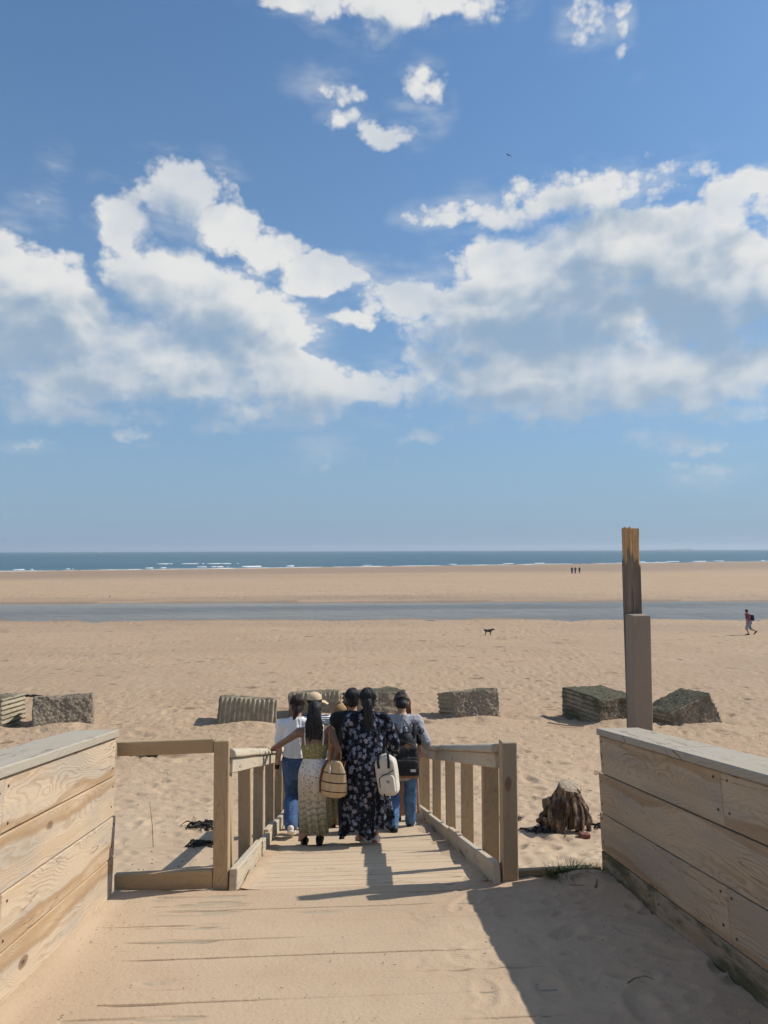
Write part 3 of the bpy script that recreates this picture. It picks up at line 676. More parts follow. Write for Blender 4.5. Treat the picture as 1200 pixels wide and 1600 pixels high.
RAIL_L = handrail(-1, 'left handrail of the ramp, sunlit, with a hand resting on it', -.771, -.715, -.800, -.757,
    [(5.62, .045, .045, .10), (6.62, .105, .012, .07), (7.75, .10, 0, .07), (8.95, .10, .004, .07), (10.2, .10, 0, .07), (11.4, .10, 0, .07)], -.865, -.775,
    [(5.405, 7.05, 0, 0), (7.07, 7.75, -.012, .012), (7.76, 8.6, .018, -.004), (8.61, 10.2, 0, .004), (10.21, 11.9, 0, 0)],
    [(5.47, 7.15, .0), (7.155, 9.3, -.004), (9.305, 11.9, .0)], None)
RAIL_R = handrail(1, 'right handrail of the ramp, shaded inner side, beside the backpack wearer', 1.069, 1.121, 1.107, 1.148,
    [(6.08, .128, 0, .075), (7.2, .11, 0, .07), (8.32, .10, .006, .07), (9.5, .10, 0, .07), (10.7, .10, 0, .07), (11.6, .10, 0, .07)], 1.148, 1.238,
    [(5.365, 6.02, 0, 0), (6.025, 7.0, -.004, 0), (7.005, 7.62, .012, -.004), (7.63, 9.4, -.012, 0), (9.41, 11.9, 0, 0)],
    [(5.47, 8.5, 0), (8.505, 11.9, -.004)], None)

# newel posts, gate frame on the left, edge board on the right
def post(label, x0, x1, y0, y1, top, bot, mat=None):
    o = timber('newel_post', (0, 0, bot - bot), (0, 0, top - bot), (1, 0, 0), x1 - x0, y1 - y0, mat or MAT['post'], None, .006, warp=.0008)
    o.matrix_basis = Matrix.Translation(((x0 + x1) / 2, (y0 + y1) / 2, bot)) @ o.matrix_basis
    tag(o, label, 'post', 'posts at the head of the ramp'); return o
post('square timber post at the left head of the ramp, joined to the side rails', -.887, -.782, 5.425, 5.535, deck_z(5.44) + 1.026, 4.4)
post('square timber post standing free at the right head of the ramp', 1.135, 1.244, 5.345, 5.455, deck_z(5.4) + .992, 4.4)
fr = empty('side_barrier', (-1.2, 5.48, deck_z(5.48))); tag(fr, 'open barrier of two horizontal rails between left wall and post', 'barrier'); L = fr.location
zt = deck_z(5.44)
timber('top_rail', Vector((-1.56, 5.475, zt + .972)) - L, Vector((-.890, 5.475, zt + .985)) - L, (0, 0, 1), .098, .05, MAT['post'], fr, .005, warp=.001)
timber('bottom_rail', Vector((-1.56, 5.452, zt + .062)) - L, Vector((-.890, 5.452, zt + .075)) - L, (0, 0, 1), .125, .05, MAT['post'], fr, .005, warp=.001)
eb = timber('edge_board', (1.25, 5.47, zt + .02), (1.88, 5.50, zt + .02), (0, 0, 1), .10, .045, MAT['post'], None, .005); tag(eb, 'low edge board in the sand between right post and wall', 'board')

# broken marker post outside the right wall
mk = empty('marker_post', (2.28, 5.75, 4.2)); tag(mk, 'tall weathered post with a pale split top bolted to a shorter post', 'post'); L = mk.location
sp = timber('short_post', Vector((2.285, 5.725, 4.0)) - L, Vector((2.285, 5.725, 7.10)) - L, (1, 0, 0), .140, .15, MAT['short_post'], mk, .005, warp=.0008)
def tall_post_mesh():
    """square post whose upper end is torn: the grey skin has split away above a slanting edge, leaving pale fibres"""
    bm = bmesh.new(); nx, ny, rows = 14, 10, 170; H_ = 3.56
    ring = [(-.054 + .108 * i / nx, -.055) for i in range(nx)] + [(.054, -.055 + .11 * j / ny) for j in range(ny)] + [(.054 - .108 * i / nx, .055) for i in range(nx)] + [(-.054, .055 - .11 * j / ny) for j in range(ny)]
    m = len(ring); grid = []; sp_ = []
    for r in range(rows + 1):
        row = []; t = r / rows; t = t ** .7
        for k, (x, y) in enumerate(ring):
            u = (x + .054) / .108
            top = H_ + .010 * math.sin(x * 170) + (.014 if u < .3 else 0.) + .006 * mnoise.noise(Vector((x * 90, y * 90, 1)))
            z = top * t
            edge = (3.395 - .13 * u ** 1.3 + .02 * math.sin(u * 19)) if y < -.05 else (3.31 + .03 * math.sin(y * 60) if x < -.05 else 3.26 + .03 * math.sin(y * 80))
            edge += .018 * mnoise.noise(Vector((x * 70, y * 70, 3)))
            s_ = min(1, max(0, (z - edge) / .012))
            fib = .0032 * math.sin(x * 430 + 3 * math.sin(z * 7)) + .004 * mnoise.noise(Vector((x * 60, y * 60, z * 4)))
            chk = .0025 * mnoise.noise(Vector((x * 50, y * 50, z * 1.6)))
            k_ = 1 - .07 * s_; xx = x * k_ + chk; yy = y * k_ + chk + (fib * s_ if y < -.04 else 0)
            row.append(bm.verts.new((xx - .035 * z / H_, yy, z))); sp_.append(s_)
        grid.append(row)
    for r in range(rows):
        for k in range(m): bm.faces.new((grid[r][k], grid[r][(k + 1) % m], grid[r + 1][(k + 1) % m], grid[r + 1][k]))
    c = bm.verts.new((-.035, 0, H_ + .004)); sp_.append(1.)
    for k in range(m): bm.faces.new((grid[-1][k], grid[-1][(k + 1) % m], c))
    rot = Matrix(((0, 0, 1, 0), (0, 1, 0, 0), (-1, 0, 0, 0), (0, 0, 0, 1)))   # length along local x for the wood grain
    bmesh.ops.transform(bm, matrix=rot, verts=bm.verts[:])
    me = bm_mesh(bm, 'tall_post'); attr_f(me, 'split', sp_); return me
def split_mat():
    mt, N, bs = material('old_post_split_end'); p = N.tc('Object'); s_ = N.attr('split')
    g1 = N.noise(N.v('MULTIPLY', p, (2.2, 60, 60)), 1., 5, .65); g2 = N.noise(N.v('MULTIPLY', p, (1.2, 9, 9)), 1., 4, .6)
    pale = N.ramp(g1, [(.25, (.22, .11, .045)), (.45, (.46, .27, .12)), (.7, (.66, .46, .25))])
    old = N.ramp(g1, [(.25, (.065, .05, .038)), (.5, (.18, .142, .105)), (.8, (.29, .235, .175))]); old = N.mix(N.step(g2, .5, .75), old, (.07, .06, .05))
    N.put(bs.inputs['Base Color'], N.mix(s_, old, pale)); bs.inputs['Roughness'].default_value = .85; bs.inputs['Specular IOR Level'].default_value = .2
    N.put(bs.inputs['Normal'], N.bump(g1, .9, .004)); return mt
back = Matrix(((0, 0, -1, 0), (0, 1, 0, 0), (1, 0, 0, 0), (0, 0, 0, 1)))
tp = obj('tall_post', tall_post_mesh(), split_mat(), mk, Matrix.Translation(Vector((2.325, 5.857, 4.2)) - L) @ back)
tp['label'] = 'dark weathered tall post with a pale freshly split top'

# ================================================================== concrete blocks
def concrete_mat():
    mt, N, bs = material('weathered_concrete'); p = N.tc('Object')
    ribbed = N.attr('ribbed')
    n1 = N.noise(p, 1.6, 5, .6); n2 = N.noise(p, 9., 4, .65); pb = N.noise(N.v('ADD', p, N.v('SCALE', N.noisec(p, 7., 2), None, scale=.1)), 19., 5, .68)
    rgh = N.mix(N.step(pb, .36, .62), (.17, .138, .10), (.38, .315, .235))
    rgh = N.mix(N.m('MULTIPLY', N.step(n1, .45, .65), .5), rgh, (.28, .24, .185))
    rib = N.mix(N.step(n2, .35, .7), (.40, .345, .25), (.27, .235, .165))
    c = N.mix(ribbed, rgh, rib)
    nz = N.sep(N.n('ShaderNodeNewGeometry').outputs['Normal'])[2]
    rnd = N.n('ShaderNodeObjectInfo').outputs['Random']
    alg = N.m('ADD', N.m('MULTIPLY', N.step(nz, .5, .9), .30), N.m('ADD', n1, N.attr('algae')))
    c = N.mix(N.m('MULTIPLY', N.step(alg, .66, .92), .80), c, (.052, .055, .032))
    N.put(bs.inputs['Base Color'], c); bs.inputs['Roughness'].default_value = .95; bs.inputs['Specular IOR Level'].default_value = .15
    h = N.m('ADD', N.m('MULTIPLY', pb, N.mixf(ribbed, 1.3, .2)), N.m('MULTIPLY', N.noise(p, 30., 4, .6), .5))
    N.put(bs.inputs['Normal'], N.bump(h, .9, .03))
    return mt
MAT['concrete'] = concrete_mat()
def block(b, idx):
    n = 62; sx, sy, sz = b['size']
    bm = bmesh.new(); bmesh.ops.create_grid(bm, x_segments=1, y_segments=1, size=.1); bm.free()
    V = {}; verts = []; faces = []; rib = []
    ln = np.linspace(-1, 1, n + 1)
    def vid(p):
        k = tuple(int(round((q + 1) * n / 2)) for q in p)
        if k not in V:
            V[k] = len(verts); verts.append(p)
        return V[k]
    for ax in range(3):
        for s in (-1, 1):
            a1, a2 = [(1, 2), (2, 0), (0, 1)][ax]
            ids = np.empty((n + 1, n + 1), int)
            for i in range(n + 1):
                for j in range(n + 1):
                    p = [0, 0, 0]; p[ax] = s; p[a1] = ln[i]; p[a2] = ln[j]; ids[i, j] = vid(tuple(p))
            for i in range(n):
                for j in range(n):
                    q = (ids[i, j], ids[i + 1, j], ids[i + 1, j + 1], ids[i, j + 1]); faces.append(q if s > 0 else q[::-1])
    P = np.array(verts, float); S = np.array([sx, sy, sz]) / 2; Q = P * S
    on = np.abs(P) > .999; cnt = on.sum(1, keepdims=True)
    N = np.sign(P) * on / np.sqrt(cnt)
    seed = 100 + idx * 7
    def rough(u, v, s_): return .028 * fbm(u * 7, v * 7, s_, 4, .6) + .03 * fbm(u * 2.2, v * 2.2, s_ + 3, 2) - .014 * pits(u + 5, v + 5, .11, s_, .7, .5, .9, 1.3, .2)
    d = np.zeros(len(P)); ribm = np.zeros(len(P))
    for ax in range(3):
        a1, a2 = [(1, 2), (0, 2), (0, 1)][ax]; m = on[:, ax]
        isr = (b['ribs'] == 'xyz'[ax])
        if isr:
            al = {'x': 0, 'z': 2}[b['along']]; per = .118
            wv = np.sin(2 * math.pi * Q[:, al] / per)
            r = .030 * wv * np.abs(wv) ** .2 + .012 * fbm(Q[:, a1] * 6, Q[:, a2] * 6, seed, 3); k = np.ones(len(P))
            if 'rib_top' in b:
                k = sstep(Q[:, 2] + .04 * fbm(Q[:, a1] * 5, Q[:, a2] * 5, seed + 1, 2), sz / 2 - b['rib_top'] - .05, sz / 2 - b['rib_top'])
                r = r * k + (1 - k) * (rough(Q[:, a1], Q[:, a2], seed + ax) - .05)
            d = d + m * r / cnt[:, 0]; ribm = np.maximum(ribm, m * k * (cnt[:, 0] == 1))
        else:
            d = d + m * rough(Q[:, a1] + 3 * ax, Q[:, a2], seed + ax) / cnt[:, 0]
    srt = np.sort(np.abs(P), 1)[:, 1]; chip = sstep(srt, .82, 1.0) * np.clip(fbm(Q[:, 0] * 3 + Q[:, 2] * 2, Q[:, 1] * 3 - Q[:, 2] * 2.3, seed + 9, 4) + .1, 0, 1)
    Q = Q + N * d[:, None] - N * (.02 * (cnt - 1)) - P / np.linalg.norm(P, axis=1, keepdims=True) * (.055 * chip)[:, None]
    me = mesh_np('concrete_block', Q, faces)
    attr_f(me, 'ribbed', ribm); attr_f(me, 'algae', np.full(len(P), b.get('algae', 0.) ))
    g = land1(b['x'], b['y'])
    o = obj('concrete_block', me, MAT['concrete'])
    o.rotation_euler = (RAD(b['pitch']), RAD(b['roll']), RAD(b['yaw'])); o.location = (b['x'], b['y'], g + b['top'] - sz / 2 - .02)
    tag(o, b['lab'], 'concrete block', 'concrete blocks in a row across the beach')
for i_, al_ in ((4, .12), (5, .05), (6, .30), (7, .20), (3, .02)): BLOCKS[i_]['algae'] = al_
for i, b in enumerate(BLOCKS): block(b, i)

# ================================================================== mesh tools for organic shapes
def loft(V, F, pts, rad, seg=12, ref=(1, 0, 0), caps=True, dome=1.):
    """tube along pts; rad: r or (r_side, r_front) per point; rounded ends. Appends to V, F (quads and triangles as 4-tuples)"""
    pts = [Vector(p) for p in pts]; n = len(pts); base = len(V)
    rad = [(r, r) if not isinstance(r, (tuple, list)) else r for r in rad]
    tan = []
    for i in range(n):
        a = pts[max(0, i - 1)]; b = pts[min(n - 1, i + 1)]; tan.append((b - a).normalized())
    ref = Vector(ref); rings = []
    seq = []
    if caps:
        for f in (.98, .80, .45): seq.append((0, -f))
    for i in range(n): seq.append((i, 0))
    if caps:
        for f in (.45, .80, .98): seq.append((n - 1, f))
    prev = None
    for i, off in seq:
        t = tan[i]; s = ref - t * ref.dot(t)
        if s.length < 1e-3: s = prev or t.orthogonal()
        s.normalize(); prev = s; u = t.cross(s)
        rx, ry = rad[i]; k = math.sqrt(max(0, 1 - off * off)); c = pts[i] + t * (off * min(rx, ry) * dome)
        ring = []
        for j in range(seg):
            a = 2 * math.pi * j / seg; p = c + s * (math.cos(a) * rx * k) + u * (math.sin(a) * ry * k)
            ring.append(len(V)); V.append((p.x, p.y, p.z))
        rings.append(ring)
    for r0, r1 in zip(rings[:-1], rings[1:]):
        for j in range(seg): F.append((r0[j], r0[(j + 1) % seg], r1[(j + 1) % seg], r1[j]))
    if caps:
        for ring, rev in ((rings[0], True), (rings[-1], False)):
            c = np.mean([V[k] for k in ring], 0); ci = len(V); V.append(tuple(c))
            for j in range(seg):
                a, b = ring[j], ring[(j + 1) % seg]
                F.append((ci, b, a) if rev else (ci, a, b))
def blob(V, F, c, r, rot=None, nu=14, nv=9):
    c = Vector(c); base = len(V)
    for i in range(nv + 1):
        th = math.pi * i / nv
        for j in range(nu):
            a = 2 * math.pi * j / nu; p = Vector((r[0] * math.sin(th) * math.cos(a), r[1] * math.sin(th) * math.sin(a), r[2] * math.cos(th)))
            if rot is not None: p = rot @ p
            p = p + c; V.append((p.x, p.y, p.z))
    for i in range(nv):
        for j in range(nu):
            a = base + i * nu + j; b = base + i * nu + (j + 1) % nu; F.append((a, a + nu, b + nu, b))
def mesh_any(name, V, F, smooth=True):
    me = bpy.data.meshes.new(name); me.from_pydata([tuple(v) for v in V], [], [tuple(f) for f in F]); me.update()
    me.polygons.foreach_set('use_smooth', np.full(len(me.polygons), smooth, bool)); return me
def fuse(name, V, F, voxel, smooth=2, disp=None):
    """one continuous skin round all the overlapping pieces"""
    me = mesh_any(name, V, F)
    bm = bmesh.new(); bm.from_mesh(me); bmesh.ops.remove_doubles(bm, verts=bm.verts[:], dist=1e-5); bm.to_mesh(me); bm.free()
    o = bpy.data.objects.new('tmp', me); COL.objects.link(o)
    r = o.modifiers.new('r', 'REMESH'); r.mode = 'VOXEL'; r.voxel_size = voxel; r.use_smooth_shade = True
    if smooth:
        s = o.modifiers.new('s', 'SMOOTH'); s.factor = .5; s.iterations = smooth
    dg = bpy.context.evaluated_depsgraph_get(); dg.update()
    out = bpy.data.meshes.new_from_object(o.evaluated_get(dg)); out.name = name
    bpy.data.objects.remove(o); bpy.data.meshes.remove(me)
    if disp is not None:
        n = len(out.vertices); co = np.empty(n * 3, np.float32); out.vertices.foreach_get('co', co); co = co.reshape(-1, 3)
        no = np.empty(n * 3, np.float32); out.vertices.foreach_get('normal', no); no = no.reshape(-1, 3)
        co = co + no * disp(co, no)[:, None]; out.vertices.foreach_set('co', co.astype(np.float32).ravel()); out.update()
    out.polygons.foreach_set('use_smooth', np.ones(len(out.polygons), bool))
    return out

# ================================================================== driftwood stump, brick
def stump_mat():
    mt, N, bs = material('driftwood'); p = N.tc('Object')
    st = N.v('MULTIPLY', p, (14., 14., 2.2)); n = N.noise(st, 1., 5, .62); n2 = N.noise(p, 6., 4, .6)
    c = N.ramp(n, [(.30, (.016, .010, .007)), (.45, (.060, .038, .025)), (.56, (.19, .125, .08)), (.68, (.45, .35, .24))])
    nz = N.sep(N.n('ShaderNodeNewGeometry').outputs['Normal'])[2]; pz = N.sep(p)[2]
    top = N.m('MULTIPLY', N.step(nz, .35, .75), N.step(pz, .50, .56))
    c = N.mix(top, c, N.mix(n2, (.27, .21, .14), (.46, .37, .27)))
    N.put(bs.inputs['Base Color'], c); bs.inputs['Roughness'].default_value = .9
    N.put(bs.inputs['Normal'], N.bump(n, 1., .03)); return mt
MAT['stump'] = stump_mat()
def stump():
    x0, y0 = 3.36, 11.25; z0 = land1(x0, y0)
    V, F = [], []; rg = random.Random(12)
    loft(V, F, [(0, .07, -.1), (0, .06, .2), (0, .04, .40), (.01, .01, .53), (.015, -.02, .60)], [(.15, .13), (.14, .125), (.145, .135), (.165, .155), (.165, .16)], 24, dome=.3)
    roots = [(-108, .105, .06), (-74, .085, .08), (-38, .075, .14), (2, .07, .16), (-142, .08, .14), (-172, .075, .24), (152, .07, .2), (100, .07, .2), (48, .07, .2)]
    for a, r, ln in roots:
        a = RAD(a); d = Vector((math.cos(a), math.sin(a), 0)); o = Vector((.012, .02, 0)); w = Vector((-d.y, d.x, 0)); hz = .54 + .03 * math.sin(a * 3)
        pts = []; q_ = rg.uniform(-.03, .03)
        for t in (0, .14, .3, .46, .62, .78, .9, 1.):
            q_ += rg.gauss(0, .022); rad_ = .10 + .10 * min(1, t * 2.2) + ln * t ** 1.6 + rg.uniform(-.018, .018)
            pts.append(o + d * rad_ + w * q_ + Vector((0, 0, hz * (1 - t) ** .9 - .12 * t * t)))
        loft(V, F, pts, [r * k * rg.uniform(.8, 1.15) for k in (.65, .8, .75, .66, .6, .56, .5, .4)], 10)
    for k in range(9):                       # thin torn roots
        a = RAD(rg.uniform(-175, 5)); d = Vector((math.cos(a), math.sin(a), 0)); w = Vector((-d.y, d.x, 0)); q_ = 0; pts = []; z1 = rg.uniform(.25, .5)
        for t in (0, .3, .6, 1.):
            q_ += rg.gauss(0, .05); pts.append(d * (.18 + .12 * t + rg.uniform(-.02, .02)) + w * q_ + Vector((0, .01, z1 * (1 - t) - .05 * t)))
        loft(V, F, pts, [.02, .024, .02, .012], 7)
    # knotted burr on the left
    for k in range(16):
        t = rg.random(); blob(V, F, (-.20 - .17 * t + rg.gauss(0, .025), .03 + rg.gauss(0, .04), .40 - .30 * t + rg.gauss(0, .05)), (rg.uniform(.03, .075), rg.uniform(.04, .07), rg.uniform(.03, .08)), Matrix.Rotation(rg.uniform(0, 3), 3, 'Y'))
    def dsp(co, no):
        a = np.arctan2(co[:, 1], co[:, 0] - .02); u = co[:, 0] + .6 * co[:, 1]; v = co[:, 2] + .5 * co[:, 1]
        fl = (1 - .75 * sstep(co[:, 2], .55, .61))
        gash = -.030 * sstep(fbm(a * 6 + 2 * fbm(u * 5, v * 5, 3, 2), v * 1.6, 4, 3), .12, .40)
        return (gash + .020 * fbm(u * 9, v * 6, 14, 4, .6) + .010 * fbm(u * 26, v * 14, 8, 3)) * fl
    me = fuse('tree_stump', V, F, .0085, 1, dsp)
    o = obj('tree_stump', me, MAT['stump']); o.location = (x0, y0, z0 - .02); o.rotation_euler = (0, RAD(2), RAD(0)); o.scale = (1.06, 1.06, 1.04)
    tag(o, 'weathered driftwood tree stump with gnarled roots on the sand', 'tree stump')
    b = timber('brick', (-.075, 0, 0), (.075, 0, 0), (0, 0, 1), .07, .11, plain('wet_red_brick', (.17, .07, .055), .85, .35, 20., .004), None, .012)
    b.matrix_basis = Matrix.Translation((x0 + .10, y0 - .47, land1(x0 + .1, y0 - .47, True) + .03)) @ Matrix.Rotation(RAD(6), 4, 'Z') @ Matrix.Rotation(RAD(4), 4, 'Y') @ b.matrix_basis
    tag(b, 'single reddish brick lying at the foot of the tree stump', 'brick')
stump()

# ================================================================== seaweed, twigs, grass, debris
MAT['weed'] = plain('dried_kelp', (.022, .02, .016), .55, .4, 25., .004, .4)
MAT['twig'] = plain('dry_twig', (.23, .16, .10), .85, .35, 40.)
def on_sand(x, y): return land1(x, y, True)
def weed(label, x, y, rx, ry, n, seed, hgt=.05, sc=1.):
    rg = random.Random(seed); V, F = [], []; z0 = on_sand(x, y)
    for k in range(n):
        px = rg.gauss(0, rx * .42); py = rg.gauss(0, ry * .42); a = rg.gauss(0, .6) + (math.pi if rg.random() < .5 else 0); w = rg.uniform(.010, .028) * sc
        pts = []; zz = rg.uniform(.0, hgt)
        for i in range(7):
            zl = on_sand(x + px, y + py) - z0
            pts.append((px, py, zl + zz * math.sin(math.pi * i / 6) + .006)); a += rg.gauss(0, .45); st = rg.uniform(.02, .045) * sc
            px += math.cos(a) * st; py += math.sin(a) * st * .7
        loft(V, F, pts, [(w * .16 + .0015, w * (1 - .6 * abs(i - 3) / 3)) for i in range(7)], 6, ref=(0, 1, 0))
    o = obj('seaweed_clump', mesh_any('seaweed_clump', V, F), MAT['weed']); o.location = (x, y, z0); tag(o, label, 'seaweed', 'seaweed clumps on the sand'); return o
weed('small dark scrap of seaweed high in the left barrier opening', -4.08, 16.3, .14, .05, 14, 1, .04, 1.3)
weed('upper dark seaweed clump beside the left post on the sand', -2.05, 11.75, .20, .09, 34, 2, .06)
weed('lower dark seaweed strand beside the left post, in the rail shadow', -1.88, 10.95, .24, .07, 34, 3, .05)
weed('thin seaweed strand lying left of the tree stump beside the post', 2.60, 11.75, .26, .06, 30, 4, .05)
weed('seaweed tangle in the shadow at the left foot of the stump', 2.95, 11.15, .16, .07, 30, 5, .07)
weed('dark seaweed clump on the sand between the stump and the right wall', 3.95, 11.15, .17, .09, 34, 6, .06)
weed('faint dark weed line on the open sand behind the left blocks', -10.6, 25.2, .9, .25, 40, 7, .05, 2.)

def blades(label, name, x, y, z, n, spread, h, seed, mat, lean=.5):
    rg = random.Random(seed); V, F = [], []
    for k in range(n):
        a = rg.uniform(0, 6.283); r = spread * math.sqrt(rg.random()); bx, by = r * math.cos(a) * 1.5, r * math.sin(a) * .7
        hh = h * rg.uniform(.45, 1.1); ln = lean * rg.uniform(.3, 1.5); aa = a + rg.gauss(0, .7); w = rg.uniform(.002, .0042)
        base = len(V); sd = Vector((-math.sin(aa), math.cos(aa), 0))
        for i in range(5):
            t = i / 4; p = Vector((bx + math.cos(aa) * ln * hh * t * t, by + math.sin(aa) * ln * hh * t * t, hh * t * (1 - .35 * ln * t * t) - .01))
            ww = w * (1 - t * .9)
            for q in (p - sd * ww, p + sd * ww + Vector((0, 0, .001))): V.append(tuple(q))
        for i in range(4): F.append((base + 2 * i, base + 2 * i + 1, base + 2 * i + 3, base + 2 * i + 2))
    o = obj(name, mesh_any(name, V, F), mat); o.location = (x, y, z); tag(o, label, 'grass'); return o
MAT['grass'] = plain('marram_green', (.060, .085, .026), .6, .45, 60.)
MAT['straw'] = plain('dead_marram', (.26, .19, .10), .8, .35, 40.)
blades('green grass tuft at the deck edge beside the right post', 'grass_tuft', 1.60, 5.36, deck_z(5.36) + .035, 430, .11, .125, 3, MAT['grass'], 1.1)
blades('sparse dry grass by the far end of the right wall', 'dry_grass', 1.80, 5.34, deck_z(5.34) + .05, 150, .10, .11, 4, MAT['straw'], 1.0)
def twig(label, pts, r, name='twig'):
    V, F = [], []
    loft(V, F, pts, [r * (1 - .5 * i / (len(pts) - 1)) for i in range(len(pts))], 6)
    c = Vector(pts[0]); o = obj(name, mesh_any(name, [tuple(Vector(v) - c) for v in V], F), MAT['twig']); o.location = c; tag(o, label, 'twig', 'twigs on the sand'); return o
dz = lambda x, y, h: (x, y, deck_z(y) + h)
twig('forked pale root lying in the sand by the right wall', [dz(1.70, 5.08, .05), dz(1.735, 5.15, .075), dz(1.75, 5.23, .07), dz(1.80, 5.29, .085)], .009)
twig('dark curled root below the grass at the right wall', [dz(1.56, 5.16, .045), dz(1.62, 5.12, .05), dz(1.69, 5.14, .055), dz(1.76, 5.10, .05)], .008)
twig('thin dry stem standing in the sand inside the left barrier', [(-2.60, 10.9, on_sand(-2.6, 10.9) - .05), (-2.62, 10.9, on_sand(-2.6, 10.9) + .3), (-2.66, 10.9, on_sand(-2.6, 10.9) + .62)], .006)
twig('bleached twig on the shaded deck sand near the right wall', [dz(1.36, 3.62, .045), dz(1.41, 3.66, .05), dz(1.47, 3.68, .05), dz(1.50, 3.65, .045)], .004)
twig('long thin root lying on the sand left of the ribbed dark block', [(5.3, 19.3, on_sand(5.3, 19.3) + .06), (5.7, 19.05, on_sand(5.7, 19.05) + .03), (6.1, 18.9, on_sand(6.1, 18.9) + .03)], .018)

def debris():
    rg = random.Random(77); V, F = [], []
    def bit(x, y, z, s):
        base = len(V); a = rg.uniform(0, 3.14); l = s * rg.uniform(.6, 2.2)
        c, d = math.cos(a), math.sin(a)
        for (u, v, w) in ((-l, 0, 0), (0, -s * .5, .2 * s), (l, 0, 0), (0, s * .5, .2 * s), (0, 0, s * .7)):
            V.append((x + u * c - v * d, y + u * d + v * c, z + w))
        for q in ((0, 1, 4), (1, 2, 4), (2, 3, 4), (3, 0, 4)): F.append(tuple(base + k for k in q))
    for k in range(760):
        y = rg.uniform(2.9, 5.35); x = rg.uniform(-1.5, 1.85)
        if rg.random() < .45: x = rg.choice((-1.5 + abs(rg.gauss(0, .15)), 1.86 - abs(rg.gauss(0, .25))))
        h = .010 + .03 * float(sstep(np.array(x), .75, 1.45))
        bit(x, y, deck_z(y) + h + .004, .0012 + .005 * rg.random() ** 2.5)
    xs = []; ys = []
    for k in range(2600):
        y = 7.5 + 15 * rg.random() ** 1.3; x = rg.uniform(-.62, .62) * y
        if -.9 < x < 1.2 and y < 12.3: continue
        xs.append(x); ys.append(y)
    zz = land(np.array(xs), np.array(ys))
    for x, y, z in zip(xs, ys, zz): bit(x, y, float(z) - .002, .005 + .016 * rg.random() ** 2.5)
    o = obj('sand_litter', mesh_any('sand_litter', V, F, False), MAT['weed']); tag(o, 'specks of dark weed and shell scattered over the sand', 'litter', kind='stuff')
debris()

# ================================================================== people
def skin_mat(name, col):
    mt, N, bs = material(name); p = N.tc('Object'); n = N.noise(p, 30., 3, .5)
    N.put(bs.inputs['Base Color'], N.mix(n, tuple(v * .88 for v in col), tuple(min(1, v * 1.1) for v in col)))
    bs.inputs['Roughness'].default_value = .5; bs.inputs['Subsurface Weight'].default_value = .08; bs.inputs['Subsurface Scale'].default_value = .01
    bs.inputs['Subsurface Radius'].default_value = (1., .35, .2); return mt
def cloth_mat(name, col, var=.12, rough=.85, weave=500., wr=.6):
    mt, N, bs = material(name); p = N.tc('Object')
    n = N.noise(N.v('MULTIPLY', p, (1, 1, .35)), 14., 4, .6)
    N.put(bs.inputs['Base Color'], N.mix(N.step(n, .3, .7), tuple(v * (1 - var) for v in col), tuple(min(1, v * (1 + var)) for v in col)))
    bs.inputs['Roughness'].default_value = rough; bs.inputs['Specular IOR Level'].default_value = .2; bs.inputs['Sheen Weight'].default_value = .08
    h = N.m('ADD', N.noise(N.v('MULTIPLY', p, (1, 1, .3)), 26., 3, .55), N.m('MULTIPLY', N.noise(p, weave, 1), .08))
    N.put(bs.inputs['Normal'], N.bump(h, wr, .012)); return mt
def denim_mat(name, col=(.055, .105, .215)):
    mt, N, bs = material(name); p = N.tc('Object')
    n = N.noise(N.v('MULTIPLY', p, (1, 1, .6)), 9., 5, .6); w = N.noise(N.v('MULTIPLY', p, (1, 1, 3.)), 30., 3, .6)
    c = N.mix(N.step(n, .35, .7), tuple(v * .75 for v in col), tuple(v * 1.5 for v in col)); c = N.mix(N.m('MULTIPLY', N.step(w, .52, .75), .4), c, (.22, .33, .48))
    N.put(bs.inputs['Base Color'], c); bs.inputs['Roughness'].default_value = .85; bs.inputs['Specular IOR Level'].default_value = .2
    N.put(bs.inputs['Normal'], N.bump(N.m('ADD', n, w), .7, .015)); return mt
def hair_mat(name, col, hi):
    mt, N, bs = material(name); p = N.tc('Object'); n = N.noise(N.v('MULTIPLY', p, (90, 90, 9)), 1., 3, .6)
    N.put(bs.inputs['Base Color'], N.mix(N.step(n, .4, .75), col, hi)); bs.inputs['Roughness'].default_value = .52; bs.inputs['Specular IOR Level'].default_value = .3
    N.put(bs.inputs['Normal'], N.bump(n, .7, .006)); return mt
